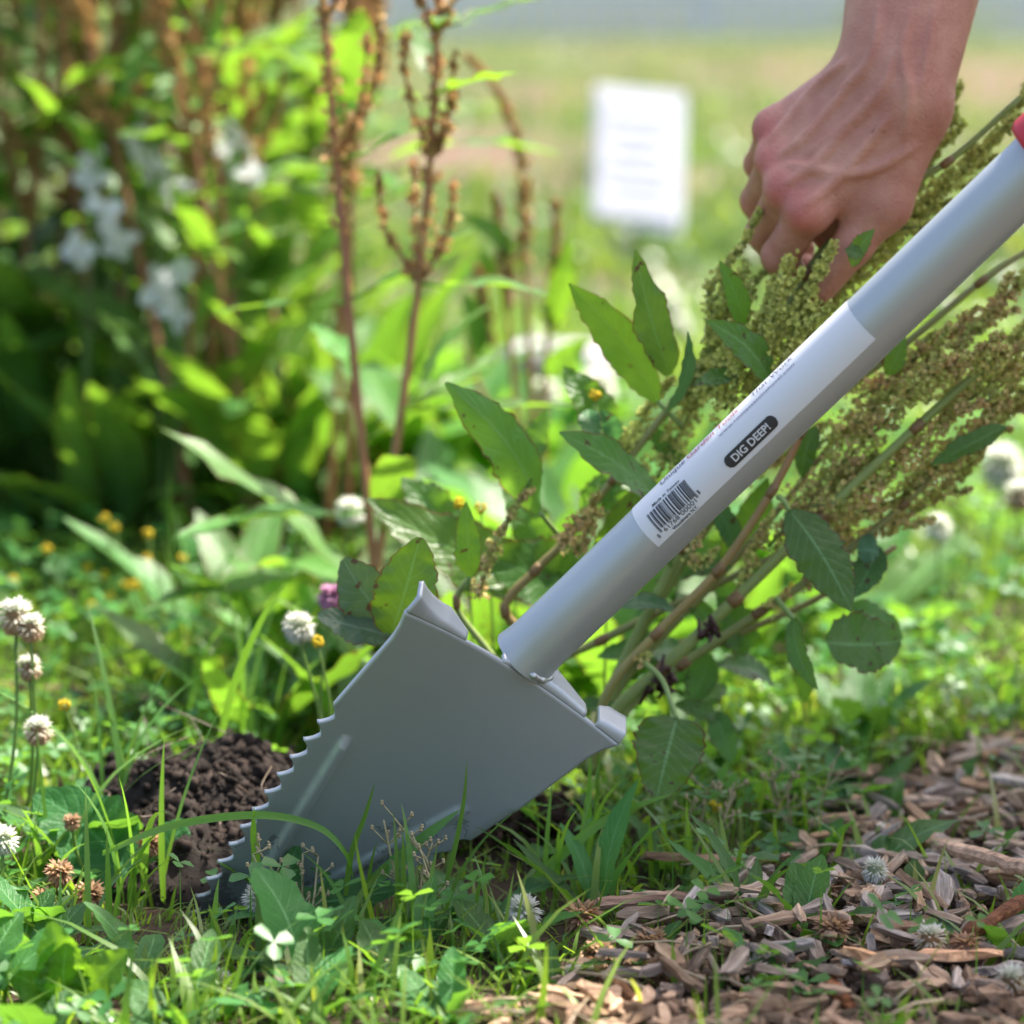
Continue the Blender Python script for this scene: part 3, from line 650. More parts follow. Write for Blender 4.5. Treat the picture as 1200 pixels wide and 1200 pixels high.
# fine hairs on the forearm
nh_ = 700; ti = rng.integers(0, len(v1), nh_ * 6); pv = v1[ti]; cen = wr + (elb - wr) * np.clip((pv - wr) @ (elb - wr) / ((elb - wr) @ (elb - wr)), 0, 1)[:, None]
m_ = (pv[:, 2] > wr[2] + .012) & (pv[:, 2] < .50); pv = pv[m_][:nh_]; cen = cen[m_][:nh_]; dn = pv - cen; dn /= np.linalg.norm(dn, axis=1)[:, None]
dd = nrm(wr - elb); tip = pv + dn * .003 + (dd + rng.normal(0, .25, pv.shape)) * rng.uniform(.003, .007, len(pv))[:, None]
sd = np.cross(dn, dd) * .00004; hv = np.stack([pv - sd, pv + sd, tip], 1).reshape(-1, 3); hf = np.array([[0, 1, 2]])[None] + (np.arange(len(pv)) * 3)[:, None, None]
o = obj('arm_hair', mesh_from('arm_hair', hv, hf.reshape(-1, 3), plain('arm_hair', (.16, .09, .06), .5, tint=False)), person); o['kind'] = 'stuff'

# ------------------------------------------------------------------ the dock plant being pulled
GREEN = V(.30, .38, .10); GREEN2 = V(.16, .22, .05); RED = V(.36, .15, .07); OLIVE = V(.32, .31, .11); PINK = V(.30, .17, .10); DKG = V(.10, .14, .035)
DY = .085; DSH = -.055      # the plant leans close behind the shovel
dock = empty('dock_plant', G(705, 900) + V(0, .06, 0), 'leaning green dock plant with heavy seed heads, gripped by the hand behind the shovel', 'dock plant')
def pp(pts, Y=DY):
    return [P(q[0], q[1], q[2] if len(q) > 2 else Y) for q in pts]
root = P(690, 905, .085)
stems = [ ([(695, 905), (712, 812), (770, 742), (842, 668), (905, 575), (940, 505), (985, 400)], .0042, .0026, GREEN * .8 + RED * .3, RED, .075),
          ([(690, 905), (722, 834), (775, 785), (862, 702), (962, 605), (1075, 500), (1180, 405)], .0062, .0030, GREEN, GREEN * .9, .085),
          ([(690, 905), (735, 830), (800, 778), (890, 718), (965, 668), (1060, 590), (1130, 520)], .0046, .0024, GREEN * .9, OLIVE, .105),
          ([(690, 905), (650, 815), (640, 782), (705, 750), (760, 722), (830, 690), (930, 640)], .0044, .0024, GREEN * .75, OLIVE, .13),
          ([(690, 905), (640, 770), (592, 716), (628, 668), (664, 632), (720, 560), (790, 470), (850, 390)], .0042, .0024, RED * .9 + GREEN * .2, GREEN * .8, .12),
          ([(690, 905), (570, 760), (535, 706), (565, 660), (600, 602), (622, 560)], .0032, .0016, GREEN, DKG * 1.6, .09),
          ([(690, 905), (720, 800), (800, 640), (850, 540), (900, 420), (945, 320), (1010, 250), (1110, 190), (1195, 115)], .005, .0022, GREEN, GREEN * .8, .11),
          ([(690, 905), (730, 780), (840, 600), (930, 500), (1040, 420), (1150, 330), (1210, 290)], .0046, .0022, GREEN, OLIVE, .13) ]
for pts, r0, r1, c0_, c1_, Y in stems:
    mb = MB(); path = catmull([P(x, y, (Y if i else .085) + DSH) for i, (x, y) in enumerate(pts)], 7); r0 *= .66; r1 *= .7; tube(mb, path, r0, r1, 9, c0_, c1_)
    for k in range(2, len(pts) - 1):                     # swollen nodes with papery sheaths
        Y += DSH * (k == 2); c = P(pts[k][0], pts[k][1], Y); d = nrm(P(pts[k + 1][0], pts[k + 1][1], Y) - P(pts[k - 1][0], pts[k - 1][1], Y)); rr = r0 + (r1 - r0) * k / len(pts)
        tube(mb, [c - d * .004, c - d * .001, c + d * .0015, c + d * .004], np.array([rr * 1.01, rr * 1.2, rr * 1.16, rr * .99]), sides=9, tint=RED * .55 + GREEN * .15, tint1=RED * .5 + GREEN * .2)
    mb.build('stem', M['stem'], dock)
# dark dried sheath at the fork
mb = MB(); 
for k in range(9):
    c = P(772 + rng.uniform(-9, 14), 798 + rng.uniform(-16, 16), .078 + DSH); tube(mb, [c, c + rng.normal(0, .003, 3), c + rng.normal(0, .005, 3)], .0022, .0008, 5, (.07, .025, .02))
for k in range(7):
    c = P(826 + rng.uniform(-8, 8), 738 + rng.uniform(-8, 8), .078 + DSH); tube(mb, [c, c + rng.normal(0, .0025, 3), c + rng.normal(0, .004, 3)], .002, .0008, 5, (.07, .025, .02))
mb.build('dried_sheath', M['stem'], dock)

# seed heads: (points, count, radius, colours)
SEEDG = V(.68, .74, .21); SEEDP = V(.86, .62, .29); SEEDD = V(.15, .19, .05)
def spike(pts, n, rad, Y, c0=SEEDG, c1=SEEDP, size=.00155, parent=dock):
    if parent is dock: Y += DSH
    mb = MB(); path = catmull([P(q[0], q[1], q[2] if len(q) > 2 else Y) for q in pts], 6)
    tube(mb, path, .0010, .0006, 5, GREEN * .8, OLIVE); seed_spike(mb, path, n, rad, size, c0, c1)
    o = mb.build('seed_head', M['seed'], parent); o['kind'] = 'stuff'; return o
heads = [ # upper mass round the hand
    ([(845, 395), (830, 340), (868, 290), (892, 245)], 330, .007, .11), ([(800, 470), (830, 420), (850, 370), (868, 320)], 520, .011, .12),
    ([(850, 480), (880, 410), (905, 350), (930, 300)], 850, .014, .085), ([(900, 460), (925, 400), (950, 340), (978, 285)], 820, .013, .075),
    ([(880, 420), (905, 375), (915, 330), (925, 300)], 420, .010, .07), ([(930, 420), (965, 360), (1000, 310), (1035, 265)], 720, .012, .12),
    ([(985, 345), (1020, 300), (1075, 250), (1120, 205), (1195, 135)], 900, .012, .12), ([(1030, 290), (1068, 232), (1092, 190), (1115, 152)], 330, .0065, .15),
    ([(1050, 270), (1100, 220), (1150, 180), (1205, 108)], 520, .010, .14), ([(770, 560), (800, 500), (830, 450), (862, 400)], 520, .011, .13),
    ([(720, 560), (735, 520), (760, 480), (790, 440)], 300, .008, .14), ([(830, 460), (850, 420), (868, 380), (880, 330)], 420, .011, .10),
    # lower mass beneath the tube
    ([(930, 590), (990, 540), (1060, 470), (1140, 390), (1205, 320)], 1000, .014, .10), ([(960, 600), (1030, 560), (1110, 490), (1200, 420)], 1050, .015, .09),
    ([(1000, 470), (1050, 440), (1100, 400), (1160, 370)], 560, .012, .12), ([(960, 520), (1010, 490), (1050, 455), (1085, 430)], 520, .012, .11),
    ([(1000, 600), (1060, 580), (1130, 520), (1205, 470)], 800, .013, .11), ([(900, 640), (940, 600), (985, 570), (1030, 530)], 420, .010, .10),
    ([(985, 640), (1040, 615), (1090, 585), (1140, 545)], 420, .008, .12), ([(870, 560), (900, 530), (930, 490), (960, 450)], 300, .009, .12),
    ([(1060, 460), (1110, 430), (1160, 420), (1210, 400)], 560, .012, .08), ([(940, 690), (965, 660), (985, 630), (1010, 600)], 220, .007, .13),
    ([(1080, 560), (1130, 520), (1170, 480), (1210, 455)], 420, .012, .10), ([(1105, 470), (1150, 440), (1180, 410), (1210, 370)], 420, .012, .13),
    # small ones by the stems
    ([(560, 700), (580, 640), (600, 600), (625, 570)], 230, .0065, .085), ([(672, 650), (690, 620), (695, 590), (700, 575)], 170, .008, .10), ([(655, 640), (668, 622), (680, 608), (705, 600)], 150, .008, .09),
    ([(815, 640), (820, 620), (823, 612), (828, 604)], 70, .005, .08), ([(870, 690), (880, 655), (890, 630), (905, 600)], 150, .007, .09), ([(750, 778), (755, 770), (758, 768), (762, 764)], 40, .0045, .068),
    ([(900, 715), (910, 708), (918, 700), (925, 690)], 60, .006, .10), ([(808, 655), (818, 660), (828, 655), (840, 640)], 60, .006, .085), ([(930, 620), (938, 650), (945, 668), (952, 690)], 70, .006, .10) ]
for i, (pts, n, rad, Y) in enumerate(heads):
    lo = i >= 12; spike(pts, int(n * .95), rad * .98, Y, SEEDG * (1.0 if lo else .95), SEEDP if lo else SEEDG * 1.1 + V(.06, -.02, 0))
rs_ = np.random.default_rng(77)
for i, (pts, n, rad, Y) in enumerate(heads[:24]):               # loose side sprays
    for q in range(4):
        k_ = rs_.integers(0, len(pts) - 1); u_ = rs_.random(); a_2 = V(*pts[k_]) * (1 - u_) + V(*pts[k_ + 1]) * u_; d_2 = V(*pts[-1]) - V(*pts[0]); d_2 = d_2 / np.linalg.norm(d_2); rot = rs_.choice([-1, 1]) * rs_.uniform(.35, .8); d_3 = V(d_2[0] * math.cos(rot) - d_2[1] * math.sin(rot), d_2[0] * math.sin(rot) + d_2[1] * math.cos(rot)); L_ = rs_.uniform(25, 60); m_2 = a_2 + d_3 * L_ * .55; e_2 = m_2 + (d_3 * .5 + d_2 * .6) * L_ * .5
        if 860 < e_2[0] < 1010 and e_2[1] < 285: continue
        spike([tuple(a_2), tuple((a_2 + m_2) / 2), tuple(m_2), tuple(e_2)], int(L_ * 2.0), .0052, Y + rs_.uniform(-.02, .03), SEEDG, SEEDP if i >= 12 else SEEDG * 1.15, .0014)
TCU = nrm(TC + V(0, 0, .6)); 
def pl(b, t, wpx, Yb, Yt=None, normal=None, parent=dock, mat='dock', tint=(1, 1, 1), **k):
    """leaf from measured base and tip; wpx = width in picture pixels at the focus distance"""
    Yt = Yb if Yt is None else Yt; nn = TC + V(*(normal or (0, 0, .5)))
    st = k.pop('stalk', None); sh_ = DSH if parent is dock else 0.0; Yb += sh_; Yt += sh_; st = [P(q[0], q[1], q[2] + sh_) for q in st] if st else None
    return leaf(parent, P(b[0], b[1], Yb), P(t[0], t[1], Yt), wpx * .000425 * (1.5 + Yb) / 1.5, nn, mat=mat, tint=tint, stalk=st, **k)
pl((632, 600), (522, 448), 82, .10, .06, (-.5, 0, .9), fold=-.25, wave=.2, bend=.08, tint=(1.15, 1.2, 1.1), stalk=[(662, 636, .115)])
pl((775, 592), (655, 507), 78, .09, .06, (-.2, 0, 1), bend=.06, fold=.05, tint=(1.1, 1.1, 1.1))
pl((770, 470), (667, 332), 66, .12, .08, (-.4, 0, .3), bend=-.05, tint=(1.25, 1.3, 1.0), stalk=[(800, 500, .12)])
pl((785, 440), (744, 293), 62, .10, .07, (.3, 0, .2), bend=.04, fold=.1, wave=.2, tint=(1.1, 1.1, 1.2))
pl((778, 485), (806, 388), 26, .08, .06, (.8, 0, .0), mat='dockb', kind='narrow', tint=(.9, 1.2, .9))
pl((902, 452), (828, 376), 58, .07, .045, (-.2, 0, .6), bend=.10, tint=(1, 1.1, 1), stalk=[(915, 468, .08)])
pl((868, 388), (843, 306), 34, .085, .06, (.4, 0, 0), tint=(1, 1.1, 1), kind='narrow')
pl((998, 312), (1025, 268), 26, .06, .05, (-.3, 0, .5), kind='narrow', tint=(1.2, 1.25, 1.1)); pl((1010, 300), (990, 292), 20, .05, .05, kind='narrow')
pl((868, 440), (812, 452), 40, .09, .07, (0, 0, 1.2), tint=(.8, .9, .8))
pl((458, 742), (492, 630), 74, .03, .02, (.2, 0, .1), bend=.12, kind='oval', tint=(1.35, 1.35, .9), wave=.18)
pl((550, 676), (546, 588), 42, .065, .05, (-.2, 0, .1), wave=.25, tint=(1.25, 1.3, 1.0), stalk=[(548, 690, .07)])
pl((660, 690), (430, 585), 104, .16, .15, (0, 0, .5), bend=.05, tint=(1.1, 1.1, .8)); pl((700, 690), (560, 650), 120, .18, .14, (0, 0, .2), tint=(.9, .95, .8))
pl((470, 735), (402, 655), 74, .05, .03, (-.5, 0, .6), mat='dockb', kind='oval', wave=.2); pl((455, 745), (372, 722), 58, .04, .03, (0, 0, 1), mat='dockb', kind='oval'); pl((520, 735), (400, 745), 60, .07, .05, (0, 0, 1.2), tint=(.9, 1, .9))
pl((925, 598), (998, 716), 84, .055, .03, (-.1, 0, .5), bend=.10, fold=-.12, wave=.08, tint=(.95, 1.05, 1.1), stalk=[(912, 582, .06), (918, 586, .056)])
pl((793, 842), (768, 942), 86, .04, .02, (0, 0, .4), bend=.06, kind='ovate', wave=.15, tint=(1.0, 1.05, 1.1), stalk=[(755, 776, .066), (775, 795, .055), (786, 822, .045)])
pl((968, 752), (1056, 752), 76, .07, .09, (0, 0, .35), kind='oval', bend=-.06, wave=.14, tint=(.95, 1.05, .9))
pl((930, 725), (958, 808), 36, .06, .04, (-.8, 0, .4), bend=.1, tint=(.95, 1, .9), stalk=[(910, 702, .08)])
pl((800, 722), (712, 712), 40, .10, .08, (0, 0, 1.5), mat='dockb', tint=(.8, 1.1, .8)); pl((1005, 645), (1030, 648), 40, .09, .09, mat='dockb', kind='oval', tint=(.9, 1.2, .9))
pl((690, 880), (600, 920), 66, .10, .07, (0, 0, .8), kind='oval', tint=(1, 1.1, 1)); pl((700, 660), (760, 560), 50, .14, .12, (.3, 0, .2), tint=(.9, .9, .8)); pl((850, 660), (900, 560), 60, .15, .14, (.3, 0, .2), tint=(.8, .85, .7)); pl((740, 700), (860, 640), 70, .17, .15, tint=(.8, .9, .7))
pl((1180, 500), (1090, 545), 34, .07, .07, (0, 0, 1), kind='narrow', tint=(.9, 1, .9)); pl((955, 500), (940, 560), 36, .10, .1, tint=(.8, .9, .7)); pl((1040, 440), (1060, 390), 26, .09, .08, kind='narrow'); pl((1030, 640), (1000, 700), 50, .10, .09, mat='dockb', tint=(.8, 1.1, .7))
pl((690, 480), (700, 520), 34, .12, .1, tint=(.6, .8, .7)); pl((720, 520), (705, 480), 34, .13, .12, mat='dockb', tint=(.7, 1.1, .8)); pl((870, 520), (900, 480), 26, .11, .1, kind='narrow')
pl((860, 640), (830, 580), 40, .12, .1, mat='dockb', tint=(.8, 1.1, .8)); pl((790, 660), (760, 640), 34, .11, .1); pl((880, 760), (840, 700), 70, .15, .13, tint=(.7, .85, .7)); pl((800, 760), (700, 770), 60, .14, .12, (0, 0, 1), tint=(.7, .85, .7)); pl((905, 800), (840, 780), 54, .16, .14, (0, 0, 1), tint=(.7, .85, .7))

rl = random.Random(55)
for k in range(26):
    bx_, by_ = rl.uniform(640, 1010), rl.uniform(560, 850)
    if by_ < 1370 - bx_ * .97 + 60 or by_ > 1500 - bx_ * .7: continue
    an_ = rl.uniform(-2.6, .6); Ln_ = rl.uniform(45, 95); Yq = rl.uniform(.11, .19)
    pl((bx_, by_), (bx_ + math.cos(an_) * Ln_, by_ - math.sin(an_) * Ln_ * .8), Ln_ * rl.uniform(.4, .6), Yq, Yq + rl.uniform(-.03, .03), (rl.uniform(-.5, .5), 0, rl.uniform(.2, 1)), bend=rl.uniform(-.05, .2), wave=.2, tint=V(.9, 1, .9) * rl.uniform(.75, 1.15), nu=16, nh=3)
for b_2, t_2, w_2, Yq in (((742, 640), (700, 560), 56, .14), ((680, 600), (740, 545), 44, .15), ((640, 650), (590, 560), 60, .17), ((720, 500), (660, 430), 60, .16), ((610, 690), (690, 640), 64, .18), ((540, 640), (470, 560), 70, .19), ((600, 560), (640, 480), 46, .2), ((800, 545), (760, 500), 36, .13)): pl(b_2, t_2, w_2, Yq, Yq, (.1, 0, .5), wave=.2, bend=.08, tint=(.95, 1.05, .9))
for pts, Y in (([(690, 905), (700, 830), (760, 770), (850, 735), (930, 690)], .15), ([(690, 905), (730, 800), (830, 690), (910, 600), (990, 500)], .12), ([(690, 905), (745, 815), (840, 755), (960, 700), (1050, 640)], .14)):
    mb = MB(); tube(mb, catmull([P(x, y, (Y if i else .085) + DSH) for i, (x, y) in enumerate(pts)], 7), .0026, .0014, 8, GREEN * .9, RED * .6 + GREEN * .4); mb.build('stem', M['stem'], dock)

# ------------------------------------------------------------------ other dock plants
def dock_stand(px, Y, h, nst, nlv, label, tone=1.0, seed=1, lean=.08, seedc=(V(.58, .42, .15), V(.84, .48, .22)), nseed=420, leafscale=1.0, group=None):
    r = random.Random(seed); b = P(px, 700, Y); b = V(b[0], Y, gz(b[0], Y)); e = empty('dock_plant', b, label, 'dock plant', group)
    for k in range(nst):
        az = r.uniform(0, 6.28); ln = r.uniform(.02, lean); hh = h * r.uniform(.85, 1.1); tip = b + V(math.cos(az) * ln * 2, math.sin(az) * ln * 2, hh); mid = b + V(math.cos(az) * ln, math.sin(az) * ln, hh * .5) + V(r.uniform(-.02, .02), r.uniform(-.02, .02), 0)
        path = catmull([b + V(r.uniform(-.02, .02), r.uniform(-.02, .02), 0), mid, tip], 8); mb = MB(); tube(mb, path, .0032, .0012, 7, V(.42, .13, .08) + GREEN * r.uniform(0, .35), V(.36, .14, .08)); mb.build('stem', M['stem'], e)
        i0 = int(len(path) * r.uniform(.38, .5)); mb = MB()
        seed_spike(mb, path[i0:], nseed, .0095, .0025, *seedc, base=FBS, whorl=.019, gap=.35)
        for q in range(9):
            i = r.randint(i0, len(path) - 4); az2 = r.uniform(0, 6.28); s0 = path[i]; L = r.uniform(.06, .15) * (1.15 - i / len(path))
            br = catmull([s0, s0 + V(math.cos(az2) * L * .3, math.sin(az2) * L * .3, L * .5), s0 + V(math.cos(az2) * L * .35, math.sin(az2) * L * .35, L)], 5); tube(mb, br, .0014, .0006, 5, RED); seed_spike(mb, br, nseed // 4, .0075, .0025, *seedc, base=FBS, whorl=.016, gap=.35)
        o = mb.build('seed_head', M['seed'], e); o['kind'] = 'stuff'
        for q in range(int(nlv * 2.1)):
            t = r.uniform(.04, .92); i = int(t * (len(path) - 1)); az2 = r.uniform(0, 6.28); L = leafscale * r.uniform(.10, .20) * (1.1 - t * .75); el = r.uniform(-.15, .8); s0 = path[i] + V(0, 0, 0)
            d = V(math.cos(az2) * math.cos(el), math.sin(az2) * math.cos(el), math.sin(el)); tt = s0 + d * (.02 + L)
            leaf(e, s0 + d * .02, tt, L * r.uniform(.28, .42), V(-d[0] * .5, -d[1] * .5, 1), bend=r.uniform(-.05, .14), wave=.2, tint=V(1.2, 1.2, 1.0) * tone * r.uniform(.8, 1.3), stalk=[s0], nu=12, nh=2)
    return e
dock_stand(448, .33, .62, 2, 7, 'red-stemmed dock with rusty seed whorls standing behind the shovel blade', seed=11, lean=.03, nseed=330, leafscale=.75)
sd_ = empty('dock_plant', V(P(622, 450, .7)[0], .7, 0), 'slender dock with one nodding rusty seed head beside the grey stone', 'dock plant')
for pts, hd in (([(628, 640), (622, 450), (616, 330), (612, 240)], [(612, 300), (615, 235), (606, 165), (582, 105), (548, 66)]), ([(632, 640), (640, 420), (652, 340)], [(645, 380), (652, 300), (650, 245), (652, 235)]), ([(620, 640), (600, 430), (590, 330)], [(597, 360), (590, 290), (583, 245), (580, 225)]), ([(640, 640), (560, 450), (548, 400)], [(572, 400), (566, 360), (562, 330), (560, 310)])):
    mb = MB(); tube(mb, catmull([P(x, y, .7) for x, y in pts], 6), .003, .0016, 7, RED, RED * .9 + GREEN * .3); mb.build('stem', M['stem'], sd_)
    spike(hd, 230, .008, .7, V(.50, .36, .14), V(.62, .30, .14), .0027, sd_)
for b_2, t_2, w_2 in (((645, 385), (668, 278), 44), ((600, 300), (540, 252), 34), ((560, 420), (540, 340), 36), ((640, 440), (690, 400), 40), ((575, 330), (560, 290), 22)): pl(b_2, t_2, w_2, .7, .68, (.2, 0, .3), parent=sd_, tint=(1.2, 1.25, .9))

for i, (px, Y, h, ns, nl) in enumerate([(345, .85, .66, 2, 7), (245, .98, .72, 2, 8), (130, .95, .70, 2, 9), (20, 1.0, .74, 3, 8), (300, 1.1, .8, 3, 8), (180, 1.05, .85, 3, 8), (70, 1.10, .85, 3, 8), (-40, 1.0, .8, 3, 7), (400, 1.15, .85, 2, 6), (-10, 1.6, 1.0, 3, 6), (130, 1.7, 1.0, 3, 6), (265, 1.75, 1.0, 3, 6), (385, .72, .66, 2, 6), (310, .76, .68, 2, 6), (215, .8, .7, 2, 6), (60, 1.25, .6, 2, 9), (200, 1.2, .62, 2, 9), (330, 1.2, .6, 2, 8), (210, 2.2, 1.1, 3, 6)]):
    row = 'front' if Y < 1.02 else 'middle' if Y < 1.3 else 'back'; dock_stand(px, Y, h, ns, nl, 'tall dock plant with brown seed stalks in the %s row of the dense stand' % row, seed=40 + i, nseed=520, group='dock plants in the %s row of the stand' % row)

def blossom_plant(spots, Y, label, seed):
    r = np.random.default_rng(seed); c0_ = P(spots[0][0], 700, Y); b = V(c0_[0], Y, gz(c0_[0], Y)); e = empty('white_blossom_plant', b, label, 'flower')
    for (x, y, rad) in spots:
        c = P(x, y, Y + r.uniform(-.03, .03)); mb = MB(); tube(mb, catmull([b, b * .45 + c * .55 + V(r.uniform(-.02, .02), 0, 0), c], 6), .0012, .0009, 6, (.12, .2, .05)); mb.build('stem', M['stem'], e, loc=b); mb = MB()
        for k in range(4):
            a = k * 1.57 + r.uniform(-.6, .6); d = nrm(V(math.cos(a), r.uniform(-.8, .3), math.sin(a))); v, f, uv = leaf_geo(c + d * .001, c + d * rad * r.uniform(.6, 1.1), rad * r.uniform(.4, .75), nrm(V(.3, -1, .5)), bend=.1, kind='oval', seed=k + seed, nu=6, nh=2); mb.add(v, f, uv, V(.95, .95, .98))
        mb.build('blossom', M['petal'], e, loc=c)
blossom_plant([(108, 205, .020), (122, 250, .022), (92, 295, .020), (138, 288, .018), (110, 180, .014)], .80, 'white blossoms clustered low in the dock stand', 1)
blossom_plant([(160, 160, .016), (172, 193, .018), (200, 224, .016), (168, 124, .011), (226, 222, .010), (242, 240, .010)], .84, 'loose string of white blossoms among the brown seed stalks', 2)
blossom_plant([(296, 205, .018), (285, 168, .012), (265, 175, .010), (268, 150, .009)], .78, 'small white blossoms beside the tall rusty dock', 3)
blossom_plant([(190, 340, .024), (212, 318, .014), (205, 372, .016)], .76, 'pale white blossoms in front of the stand near broad leaves', 4)

# ------------------------------------------------------------------ leafy weeds (rosettes)
def rosette(x, y, n, L, wr_, label, seed, mat='weed', tint=(1, 1, 1), el=(.1, .9), name='broadleaf_weed', group=None, kind='dock'):
    r = random.Random(seed); b = V(x, y, gz(x, y)); e = empty(name, b, label, 'weed', group); a0 = r.uniform(0, 6.28)
    for k in range(n):
        a = a0 + k * 2.4 + r.uniform(-.3, .3); q = r.uniform(*el); d = V(math.cos(a) * math.cos(q), math.sin(a) * math.cos(q), math.sin(q)); l = L * r.uniform(.65, 1.15)
        s = b + d * l * .2; leaf(e, s, s + d * l, l * wr_ * r.uniform(.85, 1.15), V(-d[0] * .4, -d[1] * .4, 1), mat=mat, bend=r.uniform(.0, .16), wave=.14, tint=np.asarray(tint) * r.uniform(.8, 1.2), stalk=[b], nu=11, nh=2, kind=kind)
    return e
k = 0
for i in range(95):                                              # behind the blade, in the sunlit turf
    x = rng.uniform(-.62, .60) if i % 3 == 0 else rng.uniform(-.55, .10); y = rng.uniform(.22, 1.25)
    if x > .12 and y < .35: continue
    if x < -.10 and y < .85: continue
    rosette(x, y, int(rng.integers(6, 10)), rng.uniform(.06, .11) + (.06 if x < .1 and y > .4 else 0), rng.uniform(.28, .45), 'low plain green broadleaf weed in the sunlit turf behind the shovel' if i % 5 < 3 else 'low dock rosette with reddish leaf edges in the sunlit turf behind the shovel', 200 + i, 'weed' if i % 5 < 3 else 'dock', V(1.05, 1.1, .95), group='plain weeds in the sunlit turf' if i % 5 < 3 else 'dock rosettes in the sunlit turf')
for (px, py, n, L, wr_, el, lab) in [(1000, 935, 6, .045, .5, (.1, .6), 'small glossy weed at the edge of the mulch beside the stick'), (905, 945, 5, .05, .42, (.2, .8), 'small upright weed in front of the drooping dock leaf'), (835, 905, 7, .06, .4, (.2, .9), 'leafy weed under the leaning dock stems'), (1010, 870, 6, .055, .4, (.1, .8), 'leafy weed in shade between dock and wood chips'),
      (880, 1090, 7, .05, .3, (.4, 1.1), 'narrow-leaved green weed sprouting among the wood chips'), (1000, 1030, 5, .055, .5, (.0, .5), 'flat round-leaved weed lying on the wood chips'), (700, 1060, 6, .06, .25, (.3, 1.1), 'small narrow weed at the ragged edge of the mulch'), (420, 1060, 4, .075, .42, (.0, .35), 'broad flat weed leaf patch in front of the blade'), (130, 1000, 5, .08, .55, (.1, .6), 'large dark green leaf weed beside the dug soil'), (110, 860, 5, .05, .4, (.1, .9), 'small weed behind the dug soil'),
      (255, 835, 5, .07, .38, (.1, .6), 'bright weed at the back rim of the dug soil'), (660, 985, 5, .05, .45, (.1, .7), 'small weed beside the right edge of the blade'), (560, 1060, 4, .05, .4, (.1, .7), 'small weed rooted below the blade'), (350, 1050, 4, .045, .5, (.4, 1.1), 'small upright weed touching the blade tip')]:
    g_ = G(px, py); rosette(g_[0], g_[1], n, L, wr_, lab, 400 + k, 'weed', V(.9, 1, 1), el); k += 1
for i, (x, y) in enumerate([(-.15, .24), (-.09, .20), (-.04, .26), (-.12, .33), (-.06, .38), (-.01, .33), (-.17, .40), (-.10, .46), (.03, .42), (-.03, .50), (.06, .30), (.09, .45), (.14, .36)]):
    rosette(x, y, 7, rng.uniform(.08, .125), rng.uniform(.3, .42), 'broad-leaved dock shoot crowding close behind the shovel blade', 860 + i, 'dock', V(1.05, 1.12, .95), (.3, 1.15), name='dock_shoot', group='dock shoots behind the blade')
for i in range(34):                                              # tall leafy growth at the foot of the dock stand
    rosette(rng.uniform(-.62, -.10), rng.uniform(.80, 1.15), int(rng.integers(7, 11)), rng.uniform(.11, .20), rng.uniform(.26, .4), 'tall leafy weed crowding the foot of the dock stand', 800 + i, 'dock' if i % 2 else 'weed', V(1.2, 1.2, 1.0), (.35, 1.25), group='leafy weeds at the foot of the dock stand')
for i in range(26):                                              # low leaves in the shaded turf in front
    x = rng.uniform(-.27, .05); y = rng.uniform(-.30, -.10)
    if mulch(x, y) > -.01 or (y > -.17 and x > -.2): continue
    rosette(x, y, int(rng.integers(4, 7)), rng.uniform(.022, .045), rng.uniform(.35, .6), 'small low weed in the shaded turf before the shovel', 600 + i, 'weed', V(.95, 1.05, 1), (.15, .9), group='weeds in the shaded turf', kind='oval')
e = empty('broadleaf_weed', G(80, 1190), 'seedling with bright yellow-green round leaves in the front turf', 'weed')
for b_2, t_2 in (((80, 1180), (78, 1105)), ((85, 1175), (150, 1115)), ((75, 1180), (10, 1140)), ((80, 1180), (60, 1080))): pl(b_2, t_2, 62, -.24, -.25, (.1, 0, .6), parent=e, mat='weed', kind='oval', tint=(1.5, 1.4, .8))
e = empty('broadleaf_weed', G(340, 1215), 'pinkish upright dry leaf between clover heads in the front turf', 'weed')
pl((350, 1215), (322, 1130), 36, -.25, -.24, (.1, 0, .3), parent=e, mat='dockb', kind='narrow', tint=(4.2, 2.0, 2.6))
for i, (px, py) in enumerate([(760, 1150), (850, 1040), (940, 1110), (1060, 1060), (1150, 1010), (1040, 960), (1120, 920), (900, 1170), (1180, 1120), (650, 1170), (960, 1000), (780, 1010)]):
    g_ = G(px, py); rosette(g_[0], g_[1], 5, rng.uniform(.022, .04), .45, 'small green seedling poking up through the wood chips', 700 + i, 'weed', V(.95, 1.05, 1), (.1, .9), group='seedlings in the mulch', kind='oval')
# large flat leaves that show clearly near the blade
e = empty('broadleaf_weed', G(150, 1035), 'big oval dark leaf rising out of the grass beside the soil', 'weed')
pl((160, 1040), (42, 930), 100, -.05, -.02, (.1, 0, .5), parent=e, mat='weed', kind='oval', tint=(.7, .95, .9), bend=.05); pl((165, 1035), (215, 960), 60, -.05, -.04, (.3, 0, .3), parent=e, mat='weed', kind='oval', tint=(.7, .9, .9))
e = empty('broadleaf_weed', G(330, 1075), 'long horizontal leaf lying along the foot of the blade', 'weed')
pl((300, 1068), (468, 1042), 52, -.11, -.09, (0, 0, 1.0), parent=e, mat='weed', kind='oval', tint=(.75, 1, .9), bend=.06); pl((330, 1075), (350, 985), 38, -.09, -.085, (.3, 0, .2), parent=e, mat='weed', kind='ovate', tint=(.9, 1.1, 1.1))

